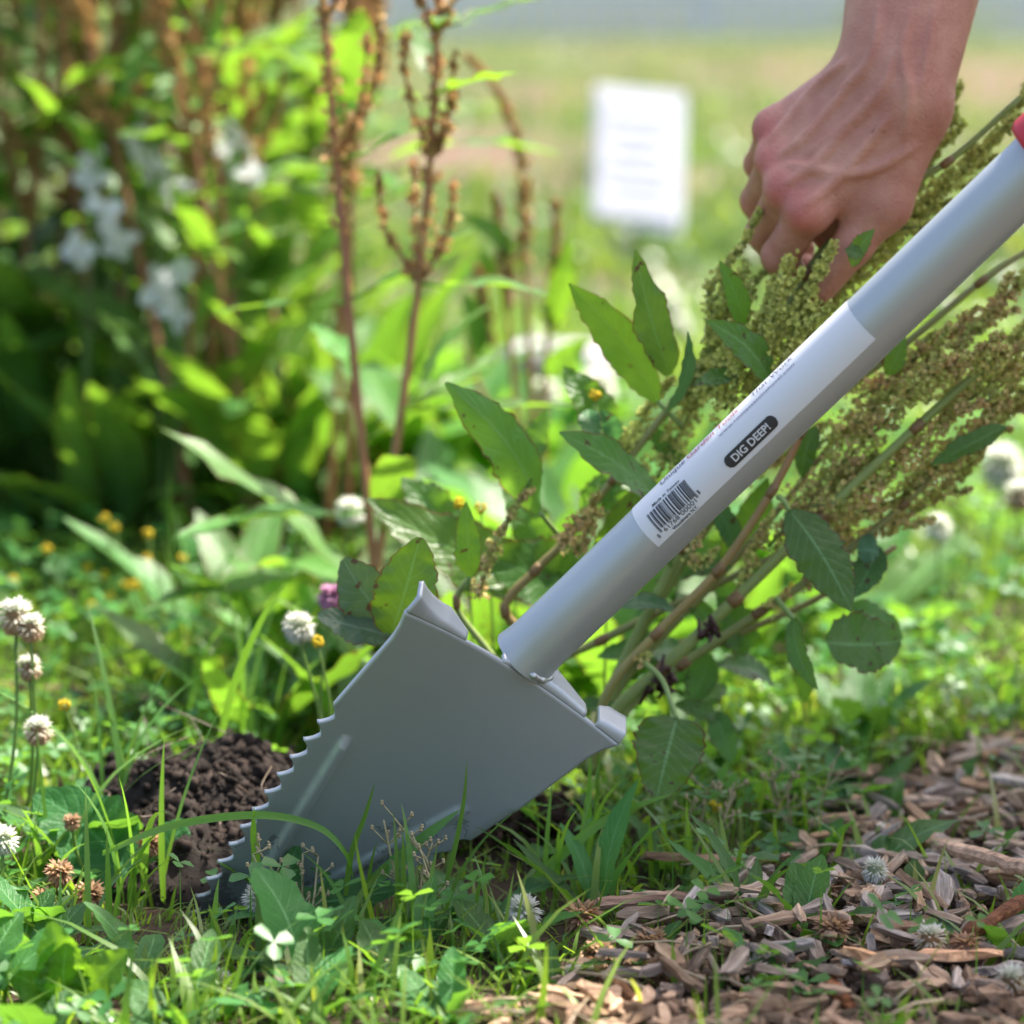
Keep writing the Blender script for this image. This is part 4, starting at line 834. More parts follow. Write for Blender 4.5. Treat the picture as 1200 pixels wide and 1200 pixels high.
# ------------------------------------------------------------------ grass and clover
def lawn(n, xr, yr, hr, wr_, mask=True, cols=None, far=False):
    x = rng.uniform(*xr, n); y = rng.uniform(yr[0], yr[1], n) if not far else yr[0] * (yr[1] / yr[0]) ** rng.uniform(0, 1, n)
    if far: x = x * (y + 1.5)
    keep = np.ones(n, bool); z = np.zeros(n)
    for i in range(n):
        z[i] = gz(x[i], y[i])
        if mask and y[i] < .6:
            m = mulch(x[i], y[i])
            if m > 0 and rng.random() > .08 + .9 * max(0, fbm(x[i], y[i], 12, 2, 21.0) + .10): keep[i] = False
            if ((x[i] + .15) / .075) ** 2 + ((y[i] - .03) / .10) ** 2 < 1: keep[i] = False
        if mask and -.17 < y[i] < .02 and -.20 < x[i] < .03 and hr[1] > .035 and rng.random() < .88: keep[i] = False
        cl = fbm(x[i], y[i], 7 if not far else 1.3, 2, 8.0)
        if rng.random() > .75 + cl * .9: keep[i] = False
        if far and rng.random() < dirt(x[i], y[i]) * .97: keep[i] = False
    x, y, z = x[keep], y[keep], z[keep]; n = len(x); hgt = rng.uniform(*hr, n) * rng.uniform(.5, 1, n)
    t = rng.uniform(0, 1, n)[:, None]; tint = V(.8, .92, .7) * (1 - t) + V(1.5, 1.28, .9) * t
    dry = rng.random(n) < .07; tint[dry] = V(1.9, 1.2, 1.5)
    b = blades(n, np.stack([x, y, z - .003], 1), hgt, rng.uniform(*wr_, n), rng.uniform(0, .7, n), rng.uniform(0, 6.28, n), rng.uniform(-.1, 1.1, n), tint, 4)
    return b
gm = MB()
for a in (lawn(6500, (-.55, .5), (-.42, .30), (.02, .065), (.0018, .0045)), lawn(21000, (-.8, .8), (.2, 1.3), (.02, .075), (.0016, .0045)), lawn(9000, (-.9, .9), (1.2, 2.4), (.03, .10), (.003, .006)), lawn(12000, (-.45, .5), (-.38, .25), (.008, .026), (.001, .0024))):
    gm.add(a[0], a[1], None, a[2])
tag(gm.build('turf_grass', M['grass']), 'short green grass growing through the turf round the shovel', 'grass', kind='stuff')
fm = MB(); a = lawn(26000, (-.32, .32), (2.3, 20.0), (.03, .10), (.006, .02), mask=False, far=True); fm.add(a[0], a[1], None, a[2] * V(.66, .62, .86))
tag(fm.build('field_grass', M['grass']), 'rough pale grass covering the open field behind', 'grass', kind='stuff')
def clover_leaves(n, xr, yr, hr, sr):
    mb = MB(); x = rng.uniform(*xr, n); y = rng.uniform(*yr, n); pos = []; 
    for i in range(n):
        if mulch(x[i], y[i]) > .0 and rng.random() > .06 + .5 * max(0, fbm(x[i], y[i], 14, 2, 21.0)): continue
        if ((x[i] + .15) / .08) ** 2 + ((y[i] - .03) / .10) ** 2 < 1: continue
        if -.17 < y[i] < .0 and -.20 < x[i] < .03 and rng.random() < .8: continue
        if rng.random() > .6 + fbm(x[i], y[i], 6, 2, 12.0) * 1.1: continue
        pos.append((x[i], y[i], gz(x[i], y[i]) + rng.uniform(*hr)))
    pos = np.array(pos); n = len(pos); s = rng.uniform(*sr, n); az = rng.uniform(0, 6.28, n); tl = rng.normal(0, .35, (n, 2)); base = []
    lf = np.array([(0, 0, 0), (.45, .32, .10), (.85, .36, .12), (1.0, 0, .02), (.85, -.36, .12), (.45, -.32, .10), (.55, 0, .0)]); lfc = np.array([(0, 1, 6), (1, 2, 6), (2, 3, 6), (3, 4, 6), (4, 5, 6), (5, 0, 6)])[:, ::-1]
    tint = V(.8, .95, .9) + rng.uniform(0, 1, n)[:, None] * V(.45, .3, .1)
    for k in range(3):
        a = az + k * 2.094; c, s_ = np.cos(a), np.sin(a); X = lf[None, :, 0] * c[:, None] - lf[None, :, 1] * s_[:, None]; Y = lf[None, :, 0] * s_[:, None] + lf[None, :, 1] * c[:, None]
        Z = lf[None, :, 2] + X * tl[:, :1] + Y * tl[:, 1:]; v = np.stack([X, Y, Z], 2) * s[:, None, None] + pos[:, None, :]
        mb.add(v.reshape(-1, 3), (lfc[None] + (np.arange(n) * 7)[:, None, None]).reshape(-1, 3), None, np.repeat(tint * rng.uniform(.9, 1.1, (n, 1)), 7, 0))
    h = pos[:, 2]; bl = blades(n, np.stack([pos[:, 0], pos[:, 1], np.zeros(n)], 1), np.maximum(h, .004), np.full(n, .0012), np.zeros(n), az, np.zeros(n), tint, 2); mb.add(bl[0], bl[1], None, bl[2]); return mb
mb = clover_leaves(5200, (-.6, .55), (-.42, .35), (.008, .04), (.005, .010)); tag(mb.build('clover_patch', M['clover']), 'low three-leaved clover spread through the shaded turf', 'clover', kind='stuff')
mb = clover_leaves(6500, (-.8, .8), (.3, 1.4), (.02, .06), (.006, .012)); tag(mb.build('clover_patch', M['clover']), 'sunlit three-leaved clover carpet behind the shovel', 'clover', kind='stuff')

# tufts of taller grass that stand out one by one
def tuft(x, y, n, h, label, lean=0.0, az=None, wd=.0034, seed=0, tint=(1, 1, 1)):
    r = random.Random(seed); b = V(x, y, gz(x, y)); e = empty('grass_tuft', b, label, 'grass tuft')
    for k in range(n):
        a_ = np.array([r.uniform(0, 6.28) if az is None else az + r.uniform(-.6, .6)]); q = blades(1, np.array([b + V(r.uniform(-.012, .012), r.uniform(-.012, .012), -.002)]), np.array([h * r.uniform(.6, 1.15)]), np.array([wd * r.uniform(.7, 1.3)]), np.array([lean + r.uniform(-.1, .25)]), a_, np.array([r.uniform(.0, .8)]), np.array([V(.95, 1.05, .95) * np.asarray(tint) * r.uniform(.8, 1.25)]), 8)
        mb = MB(); mb.add(q[0], q[1], None, q[2]); mb.build('grass_leaf', M['grass'], e, loc=b)
for i, (px, py, n, h, lab) in enumerate([(165, 1050, 8, .10, 'tall grass tuft in front of the dug soil'), (150, 985, 8, .12, 'upright grass tuft at the side of the dug soil'), (235, 870, 9, .11, 'grass tuft at the back rim of the dug soil beside the saw teeth'), (300, 880, 8, .12, 'leaning grass tuft behind the saw teeth of the blade'), (60, 1030, 8, .10, 'grass tuft below the browned clover heads'), (420, 1090, 4, .05, 'thin grass tuft in front of the blade face'), (545, 1090, 5, .06, 'grass tuft crossing the lower edge of the blade'), (660, 1035, 9, .07, 'grass tuft beside the buried edge of the blade'), (720, 1000, 8, .07, 'grass tuft under the broad hanging dock leaf'), (280, 1130, 6, .045, 'grass tuft between white clover heads near the blade tip'),
        (100, 1110, 7, .07, 'short grass tuft by the bright round leaf'), (480, 1120, 8, .06, 'short grass tuft at the mulch edge'), (215, 800, 8, .13, 'sunlit grass tuft behind the soil'), (350, 800, 7, .12, 'sunlit grass tuft behind the blade shoulder'), (800, 1020, 7, .05, 'short grass tuft among wood chips'), (1010, 830, 10, .045, 'low grass tuft in the lawn behind the chips')]):
    g_ = G(px, py); tuft(g_[0], g_[1], n, h, lab, seed=70 + i)
# single long blades seen against the steel
def long_blade(pts, Y, wd, label, tint=(1, 1, 1)):
    path = catmull([P(q[0], q[1], q[2] if len(q) > 2 else Y) for q in pts], 6); n = len(path); T = np.gradient(path, axis=0); s = np.cross(T, TC + V(.2, 0, .6)); s /= np.linalg.norm(s, axis=1)[:, None]; t = np.linspace(0, 1, n); wv_ = wd * .5 * (1 - t ** 3) * (.7 + .3 * np.minimum(1, t * 5))
    v = np.concatenate([path - s * wv_[:, None], path + TC * (wv_ * .3)[:, None] * -1, path + s * wv_[:, None]]); f = np.array([(i, i + 1, n + i + 1, n + i) for i in range(n - 1)] + [(n + i, n + i + 1, 2 * n + i + 1, 2 * n + i) for i in range(n - 1)])
    mb = MB(); mb.add(v, f, None, tint); tag(mb.build('long_grass', M['grass'], loc=path[0]), label, 'grass')
long_blade([(120, 1000, -.08), (200, 968, -.11), (300, 955, -.125), (370, 968, -.13), (405, 1000, -.13), (415, 1035, -.12)], -.12, .0042, 'long grass blade arching across the saw-toothed edge', (1.3, 1.4, 1.0))
long_blade([(405, 1050), (412, 1000), (428, 955), (440, 915)], -.125, .0028, 'thin upright grass blade against the middle of the steel face', (1.2, 1.3, 1.1))
long_blade([(522, 1040), (535, 985), (544, 935), (547, 890)], -.125, .0024, 'slender upright grass blade near the short rib of the blade', (1.2, 1.3, 1.2))
long_blade([(428, 1040), (470, 1005), (505, 975), (540, 948)], -.125, .0068, 'wide pale grass blade lying obliquely on the steel face', (1.0, 1.25, 1.6))
long_blade([(300, 1045), (300, 1005), (297, 975), (298, 945)], -.125, .0042, 'bright upright grass blade at the tip of the blade', (1.2, 1.4, 1.0))
long_blade([(600, 1060), (660, 1000), (720, 955), (795, 928)], -.06, .0055, 'long grass blade reaching towards the broad hanging leaf', (1.1, 1.3, 1.1))
long_blade([(636, 1000), (684, 985), (690, 930), (692, 880)], -.02, .0038, 'upright grass blade beside the shoulder of the shovel', (1.1, 1.3, 1.1))
long_blade([(835, 830), (850, 795), (880, 785), (925, 780)], .14, .0045, 'curved yellow-green grass blade under the dock stems', (1.4, 1.5, 1.0))
long_blade([(255, 880), (275, 800), (310, 720), (340, 680)], .06, .0042, 'tall slanting grass blade behind the dug soil', (1.2, 1.3, .9))

# ------------------------------------------------------------------ clover flowers
import bmesh as _b
bm = _b.new(); _b.ops.create_icosphere(bm, subdivisions=1, radius=1); ICO0 = (np.array([q.co[:] for q in bm.verts]), np.array([[q.index for q in f.verts] for f in bm.faces])); bm.free()
FL = (np.array([(-.16, 0, 0), (.16, 0, 0), (.30, .03, .6), (0, .12, 1.0), (-.30, .03, .6), (0, -.13, .55)]), np.array([(0, 1, 5), (1, 2, 5), (2, 3, 5), (3, 4, 5), (4, 0, 5)]))
def clover_head(px, py, Y, r, state, label, stem_to=None, seed=0, group=None, name='clover_flower'):
    """state 0 white, 1 browning skirt, 2 wholly brown, 3 pink"""
    r *= .86; c = P(px, py, Y); rs = np.random.default_rng(seed + 900); gx, gy = c[0] + rs.uniform(-.012, .012), c[1] + rs.uniform(-.01, .01); b = V(gx, gy, gz(gx, gy)); e = empty(name, b, label, 'flower', group)
    mb = MB(); tube(mb, catmull([b, b * .5 + c * .5 + V(rs.uniform(-.006, .006), 0, 0), c - V(0, 0, r * .6)], 5), .0011, .0009, 6, (.16, .28, .05)); mb.build('stem', M['stem'], e, loc=b)
    nf = 150; ga_ = np.arange(nf) * 2.39996; zz = 1 - 2 * (np.arange(nf) + .5) / nf; zz = zz * (.95 if state < 2 else .9); rh = np.sqrt(1 - zz ** 2); D = np.stack([rh * np.cos(ga_), rh * np.sin(ga_), zz], 1) + rs.normal(0, .06, (nf, 3))
    droop = {0: .15, 1: .45, 2: .8, 3: .1}[state]; low = np.clip((.55 - zz) * 1.2, 0, 1); D[:, 2] -= droop * (low if state < 2 else .5 + .5 * low) * 1.2; D[:, 2] += .25 * (zz > .3); D /= np.linalg.norm(D, axis=1)[:, None]
    WH = V(.92, .92, .84); TAN = V(.62, .40, .22); BR = V(.38, .23, .14); PK = V(.62, .32, .50); mb = MB()
    for i in range(nf):
        d = D[i]; u = nrm(np.cross(d, V(.3, .2, 1))); q = np.cross(d, u); L = r * rs.uniform(.8, 1.12); wd = r * (.33 if state < 2 else .42)
        colr = {0: WH * (1 - low[i] * .12), 1: WH * (1 - low[i]) + TAN * low[i], 2: BR * rs.uniform(.8, 1.7) + TAN * .25 * rs.random(), 3: PK}[state] * rs.uniform(.85, 1.1)
        v = c + D[i] * r * .36 + (FL[0][:, :1] * u * wd + FL[0][:, 1:2] * q * wd * 1.6 + FL[0][:, 2:] * d * L * .66); tt = np.tile(colr, (6, 1)); tt[:2] *= V(.75, .9, .55); mb.add(v, FL[1], None, tt)
    scatter(mb, ICO0, np.array([c]), np.array([r * .55]), np.array([(WH * V(.8, .9, .6), TAN, BR, PK)[state] * .7])); mb.build('flower_head', M['petal'], e, loc=c)
spec = [(18, 722, .02, .0125, 1, 'large white clover head with tan skirt beside the edge of the sunlit turf'), (36, 735, .015, .010, 1, 'tan drooping clover head pressed against the large white one'), (34, 782, .02, .009, 1, 'pale clover head below the large white one'), (45, 856, .0, .010, 1, 'tan clover head on a short stem beside the soil'),
    (176, 988, -.06, .0085, 2, 'brown clover head in front of the dug soil'), (84, 962, -.05, .006, 2, 'tiny brown clover head over the big dark leaf'), (70, 1022, -.09, .009, 2, 'brown clover head low over the foreground grass'), (105, 1048, -.10, .010, 2, 'dark brown shaggy clover head'), (50, 1052, -.10, .008, 2, 'dull brown clover head beside the shaggy one'),
    (303, 1055, -.12, .0105, 0, 'white clover head before the blade tip'), (30, 1078, -.12, .0085, 0, 'small white clover head in shaded grass'), (3, 985, -.08, .010, 0, 'white clover head cut by the picture edge by the grass'), (614, 1068, -.13, .0105, 0, 'white clover head below the middle of the blade'), (683, 1075, -.13, .012, 2, 'upright brown clover head beside the white one at the mulch edge'),
    (700, 1118, -.17, .010, 2, 'brown clover head lying on the mulch edge'), (762, 1105, -.16, .010, 2, 'brown clover head over the flat grey chip'), (772, 1138, -.19, .009, 2, 'small brown clover head among chips'), (880, 1140, -.19, .011, 1, 'whitish clover head standing in the wood chips'), (975, 1090, -.15, .011, 2, 'faded pinkish brown clover head in the chips'), (1025, 1020, -.10, .0085, 0, 'small white clover head by the narrow-leaved weed'), (1090, 1100, -.17, .010, 1, 'white and tan clover head in the mulch'), (1130, 1108, -.17, .009, 2, 'brown clover head next to the white and tan one'),
    (255, 1155, -.22, .010, 1, 'blurred tan clover head in the front grass'), (360, 1160, -.22, .010, 1, 'blurred whitish clover head in the front grass'), (1185, 1150, -.22, .010, 1, 'pale clover head at the sunlit chips'),
    (350, 735, .06, .011, 0, 'white clover head behind the shovel shoulder'), (388, 700, .10, .010, 3, 'pink clover head by the bluish leaf'), (600, 545, .22, .012, 3, 'pink clover head under the folded dock leaf'), (410, 600, .35, .012, 0, 'white clover head in the sunlit turf by the dock leaves'), (1100, 618, .45, .012, 0, 'white clover head below the seed heads'), (1175, 545, .6, .02, 0, 'large blurred white clover head beyond the seed heads'), (1195, 580, .5, .014, 1, 'blurred tan and white clover head beside the large one'), (700, 455, .8, .02, 0, 'white clover head in the field behind the folded leaf'), (65, 488, .9, .012, 0, 'white clover head before the dense dock stand'), (640, 460, .9, .016, 0, 'white clover head beyond the grey stone')]
for i, s in enumerate(spec): clover_head(s[0], s[1], s[2] - (.03 if s[1] > 1050 and s[0] > 560 else 0), *s[3:], seed=i)
for i in range(16): clover_head(rng.uniform(700, 1190), rng.uniform(290, 420), rng.uniform(1.5, 2.6), .014, 0, 'far white clover head dotted in the field', seed=100 + i, group='far clover heads in the field')

# yellow medick
YB = (np.array([(0, 0, -.5), (.5, 0, 0), (0, .5, 0), (-.5, 0, 0), (0, -.5, 0), (0, 0, .7)]), np.array([(0, 2, 1), (0, 3, 2), (0, 4, 3), (0, 1, 4), (5, 1, 2), (5, 2, 3), (5, 3, 4), (5, 4, 1)]))
def medick(px, py, Y, label, group=None, r=.0032):
    c = P(px, py, Y); b = V(c[0] + .004, c[1], gz(c[0], c[1])); e = empty('yellow_flower', b, label, 'flower', group); mb = MB(); tube(mb, catmull([b, b * .4 + c * .6 + V(.005, 0, 0), c], 4), .0007, .0006, 5, (.16, .26, .05)); mb.build('stem', M['stem'], e, loc=b)
    mb = MB(); n = 22; d = rng.normal(size=(n, 3)); d /= np.linalg.norm(d, axis=1)[:, None]; scatter(mb, YB, c + d * r * .8, np.full(n, r * .75), V(.88, .70, .05) * rng.uniform(.8, 1.2, (n, 1))); mb.build('flower_head', M['petal'], e, loc=c)
for px, py in [(122, 607), (134, 618), (173, 626), (238, 630), (55, 643), (102, 666), (122, 674), (148, 685), (158, 685), (127, 698), (106, 710), (16, 680), (172, 655), (214, 655), (72, 725)]: medick(px, py, rng.uniform(.38, .5), 'small yellow medick flower in the sunlit grass behind the soil', 'yellow flowers behind the soil')
for px, py, Y, lab in [(75, 826, .05, 'yellow medick flower by the tan clover heads'), (372, 752, .05, 'yellow medick flower beside the shovel shoulder'), (697, 462, .10, 'yellow medick flower above the green dock leaf'), (538, 590, .10, 'yellow medick flower beside the small upright dock leaf'), (838, 945, .0, 'yellow medick flower under the dock'), (563, 595, .12, 'yellow medick flower near the pulled stems'), (930, 690, .18, 'yellow medick flower seen between dock stems')]: medick(px, py, Y, lab)
# pale seed weed in front of blade
def wisp(px, py, Y, h, label, seed):
    r = np.random.default_rng(seed); g0 = P(px, py, Y); b = V(g0[0], Y, gz(g0[0], Y)); e = empty('seeding_weed', b, label, 'weed')
    for k in range(4):
        t = b + V(r.uniform(-.022, .022), r.uniform(-.01, .01), h * r.uniform(.7, 1.1)); mb = MB(); p = catmull([b, b * .5 + t * .5 + r.normal(0, .004, 3), t], 5); tube(mb, p, .0008, .0005, 5, (.40, .34, .18))
        for q in range(7):
            s = p[r.integers(4, len(p))]; s2 = s + V(r.uniform(-.008, .008), r.uniform(-.004, .004), r.uniform(.002, .008)); tube(mb, [s, (s + s2) / 2, s2], .0004, .0004, 4, (.4, .34, .18)); scatter(mb, YB, np.array([s2, s2 + V(0, .0, .001)]), np.array([.0024, .002]), np.tile(V(.46, .36, .2), (2, 1)))
        mb.build('stalk', M['stem'], e, loc=b)
wisp(505, 1055, -.135, .055, 'dry pale seed stalks in front of the shovel face', 1); wisp(940, 945, .03, .045, 'tiny white-flowered seed stalk in front of the wood chips', 2); wisp(345, 1060, -.13, .04, 'small green seed stalk at the blade tip', 3); wisp(815, 975, .0, .04, 'thin seed stalk under the hanging dock leaf', 4)

# ------------------------------------------------------------------ soil heap
hx_, hy_ = -.150, .030
n = 110; hv = []; 
for j in range(n + 1):
    for i in range(n + 1):
        u, v_ = i / n * 2 - 1, j / n * 2 - 1; x = hx_ + u * .092; y = hy_ + v_ * .10; r = math.hypot(u, v_); e_ = max(0, 1 - r * r)
        z = -.012 + .050 * e_ ** .7 + (mnoise.fractal(Vector((x * 38, y * 38, 1)), .9, 2.1, 5) * .013 + abs(mnoise.noise(Vector((x * 90, y * 90, 4)))) * .007) * min(1, e_ * 2.5) - .012 * math.exp(-((x + .10) ** 2 + (y + .03) ** 2) / .0016); hv.append((x, y, z))
hf = np.array([(j * (n + 1) + i, j * (n + 1) + i + 1, (j + 1) * (n + 1) + i + 1, (j + 1) * (n + 1) + i) for j in range(n) for i in range(n)])
heap = empty('soil_heap', V(hx_, hy_, 0), 'dark crumbly soil dug up beside the serrated blade edge', 'soil')
obj('soil_mass', mesh_from('soil_mass', hv, hf, M['soil']), heap)
import bmesh as _b
bm = _b.new(); _b.ops.create_icosphere(bm, subdivisions=1, radius=1); ICO = (np.array([q.co[:] for q in bm.verts]), np.array([[q.index for q in f.verts] for f in bm.faces])); bm.free()
ICO[0][:] *= (1 + np.random.default_rng(4).normal(0, .30, (len(ICO[0]), 1)))
mb = MB(); nn_ = 7000; u = rng.normal(0, .42, (nn_, 2)); u = u[np.hypot(u[:, 0], u[:, 1]) < 1.08]; H = np.array(hv)[:, 2].reshape(n + 1, n + 1)
ii = np.clip(((u[:, 0] + 1) / 2 * n).astype(int), 0, n); jj = np.clip(((u[:, 1] + 1) / 2 * n).astype(int), 0, n); pos = np.stack([hx_ + u[:, 0] * .092, hy_ + u[:, 1] * .10, np.maximum(H[jj, ii], 0) + .0006], 1)
scatter(mb, ICO, pos, .0006 + .0046 * rng.random(len(pos)) ** 9, (.6 + 1.1 * rng.random((len(pos), 1)) ** 2) * V(1.1, 1, .95), rng.uniform(.6, 1.2, (len(pos), 3))); o = mb.build('soil_crumbs', M['soil'], heap); o['kind'] = 'stuff'
mb = MB()
for k in range(26):
    i = rng.integers(len(pos)); p = pos[i] + V(0, 0, .001); tube(mb, catmull([p, p + rng.normal(0, .009, 3) + V(0, 0, .004), p + rng.normal(0, .016, 3) + V(0, 0, .005)], 4), .0005, .0003, 4, (.16, .11, .07))
o = mb.build('root_fibres', M['stem'], heap); o['kind'] = 'stuff'
# torn roots and dark soil at the right edge of the blade
mb = MB(); c = G(600, 985); q = np.stack([c[0] + rng.normal(0, .022, 900), c[1] + .02 + rng.normal(0, .02, 900), rng.uniform(0, .012, 900)], 1); scatter(mb, ICO, q, .001 + .0035 * rng.random(900) ** 3, (.6 + .9 * rng.random((900, 1))) * V(1.5, 1, .8), rng.uniform(.6, 1.2, (900, 3)))
tag(mb.build('loose_soil', M['soil']), 'reddish brown loosened soil under the edge of the blade by the stems', 'soil', kind='stuff')

# ------------------------------------------------------------------ wood chips
def chip_mesh(seed):
    r = np.random.default_rng(seed); n = 5; prof = np.array([(-.5, -.5), (.5, -.5), (.5, .5), (-.5, .5)]); v = []; off = r.normal(0, .08, (n, 2)).cumsum(0) * .6; wv = r.uniform(.75, 1.1, n); wv[0] *= r.uniform(.25, .9); wv[-1] *= r.uniform(.15, .8)
    for i in range(n):
        x = i / (n - 1) - .5 + 0
        for k, (a, b) in enumerate(prof): v.append((x + r.normal(0, .035), (a * wv[i] + off[i, 0]) + r.normal(0, .05), b * wv[i] ** .5 + off[i, 1] + r.normal(0, .12)))
    f = [(i * 4 + k, i * 4 + (k + 1) % 4, (i + 1) * 4 + (k + 1) % 4, (i + 1) * 4 + k) for i in range(n - 1) for k in range(4)] + [(3, 2, 1, 0), ((n - 1) * 4, (n - 1) * 4 + 1, (n - 1) * 4 + 2, (n - 1) * 4 + 3)]
    return np.array(v), [np.array(f)]
def put(geo, L, wd, th, yaw, pitch, roll, p):
    v = geo[0] * V(L, wd, th); cy_, sy = math.cos(yaw), math.sin(yaw); cp_, sp_ = math.cos(pitch), math.sin(pitch); cr, sr = math.cos(roll), math.sin(roll)
    Rz = np.array([[cy_, -sy, 0], [sy, cy_, 0], [0, 0, 1]]); Ry = np.array([[cp_, 0, sp_], [0, 1, 0], [-sp_, 0, cp_]]); Rx = np.array([[1, 0, 0], [0, cr, -sr], [0, sr, cr]]); return v @ (Rz @ Ry @ Rx).T + p
chips = [chip_mesh(i) for i in range(24)]; cm = []
chipme = [mesh_from('wood_chip', g_[0] * V(.03, .009, .004), g_[1], M['chip'], False) for g_ in chips]
cand = []
while len(cand) < 1500:
    x = rng.uniform(-.12, .42); y = rng.uniform(-.40, .25)
    m = mulch(x, y)
    if m > -.012 and (m > .01 or rng.random() < .4): cand.append((x, y, m))
cand.sort(key=lambda c: -(1 if abs(c[0]) < (c[1] + 1.5) * .172 and c[1] > -.25 else 0))
rest = MB(); k = 0
for i, (x, y, m) in enumerate(cand):
    L = rng.uniform(.009, .024) * (1.3 if rng.random() < .15 else 1); wd = L * rng.uniform(.14, .40); th = rng.uniform(.002, .005); yaw = rng.uniform(0, 6.28); pit = rng.normal(0, .22); rol = rng.normal(0, .4)
    inframe = abs(x) < (y + 1.5) * .172 and y > -.25; z = gz(x, y) + .002 + rng.uniform(0, .012)
    if inframe and k < 290 and L > .0125:
        z += .004; L *= 1.15
        o = bpy.data.objects.new('wood_chip', chipme[i % 24]); col.objects.link(o); o.location = (x, y, z); o.rotation_euler = (rol, pit, yaw); o.scale = (L / .03, wd / .009, th / .004); tag(o, 'weathered brown wood chip lying in the mulch bed', 'wood chip', 'wood chips of the mulch bed'); k += 1
    else:
        g_ = chips[i % 24]; v = put(g_, L, wd, th, yaw, pit, rol, V(x, y, z)); rest.add(v, g_[1], None, V(1, .95, .9) * rng.uniform(.45, 1.3))
for i in range(5000):                                            # fine shreds between the chips
    x = rng.uniform(-.12, .42); y = rng.uniform(-.40, .25)
    if mulch(x, y) < -.008: continue
    g_ = chips[i % 24]; L = rng.uniform(.004, .013); rest.add(put(g_, L, L * rng.uniform(.15, .4), .0018, rng.uniform(0, 6.28), rng.normal(0, .25), rng.normal(0, .5), V(x, y, gz(x, y) + rng.uniform(0, .008))), g_[1], None, V(1, 1, 1) * rng.uniform(.35, 1.2))
tag(rest.build('mulch_shreds', M['chip'], smooth=False), 'fine brown wood shreds between the larger chips', 'mulch', kind='stuff')
st_ = MB()
for i in range(210):                                             # dry straw and stalk bits
    x = rng.uniform(-.12, .40); y = rng.uniform(-.36, .22)
    if mulch(x, y) < -.03: continue
    a = rng.uniform(0, 6.28); L = rng.uniform(.012, .045); z = gz(x, y) + rng.uniform(.008, .018); p = V(x, y, z); d = V(math.cos(a), math.sin(a), rng.normal(0, .12)); tube(st_, [p, p + d * L * .5 + V(0, 0, .002), p + d * L], .0008, .0005, 5, V(.55, .42, .26) * rng.uniform(.5, 1.2))
tag(st_.build('straw_litter', M['stem']), 'thin dry straw scattered over the wood chips', 'straw', kind='stuff')
# sticks
def stick(pts, r0, r1, label, tint, name='stick'):
    path = catmull([G(x, y, z) for x, y, z in pts], 6) + rng.normal(0, .0006, (6 * (len(pts) - 1) + 1, 3)); mb = MB(); n_k = len(path); tube(mb, path, np.linspace(r0, r1, n_k) * rng.uniform(.8, 1.15, n_k), sides=8, tint=np.asarray(tint) * 4.2); tag(mb.build(name, M['chip'], smooth=False, loc=path[0]), label, 'stick')
stick([(1100, 990, .022), (1140, 1000, .022), (1210, 1018, .022)], .003, .0042, 'pale split stick lying across the round-leaved weed', (.30, .25, .21))
stick([(700, 1000 + 60, .012), (790, 1052, .014), (900, 1048, .014)], .0032, .003, 'grey stick along the ragged edge of the mulch', (.20, .16, .14))
stick([(995, 1075, .014), (1060, 1085, .016), (1110, 1095, .012)], .0028, .002, 'thin grey stick in the middle of the chips', (.24, .20, .18)); stick([(1120, 1105, .014), (1170, 1075, .02), (1215, 1045, .02)], .004, .003, 'dark brown twig bending over the chips', (.14, .085, .065)); stick([(690, 1125, .012), (730, 1160, .014), (770, 1195, .012)], .003, .0026, 'blurred brown twig beside fallen clover heads', (.2, .145, .11))
stick([(-10, 806, .012), (40, 808, .016), (110, 812, .012)], .004, .0032, 'dark stick lying in the turf behind the tan clover heads', (.09, .075, .075)); stick([(160, 820, .012), (185, 822, .014), (200, 830, .01)], .0045, .004, 'stub of dark wood behind the soil', (.11, .09, .09)); stick([(970, 1145, .012), (985, 1165, .016), (1000, 1180, .012)], .003, .002, 'orange brown splinter in the sunlit chips', (.35, .17, .09))
# flat chip/bark pieces that stand out
for i, (px, py, L, wd, yaw, tint, lab) in enumerate([(775, 1080, .034, .022, .2, (1.6, 1.6, 1.7), 'flat pale grey bark flake at the edge of the mulch'), (1000, 920, .03, .018, .7, (1.3, 1.15, 1.0), 'broad tan chip on top of the chip pile'), (1180, 890, .05, .012, .9, (.9, .8, .7), 'long brown chip leaning on the pile'), (1120, 1165, .04, .02, .3, (1.8, 1.4, 1.1), 'broad sunlit tan chip'), (1030, 1170, .034, .018, -.3, (1.6, 1.4, 1.2), 'pale sunlit chip near the splinter'), (960, 955, .045, .011, -.2, (.5, .5, .55), 'dark charcoal chip under the pile'), (810, 1030, .05, .008, .1, (.8, .75, .75), 'long thin grey chip beside the small weed')]):
    g_ = G(px, py); c = V(g_[0], g_[1], gz(g_[0], g_[1]) + .016); mb = MB(); mb.add(put(chips[(i * 5 + 3) % 24], L, wd, .004, yaw, .08, -.25, c), chips[(i * 5 + 3) % 24][1], None, tint); tag(mb.build('wood_chip', M['chip'], smooth=False, loc=c), lab, 'wood chip')

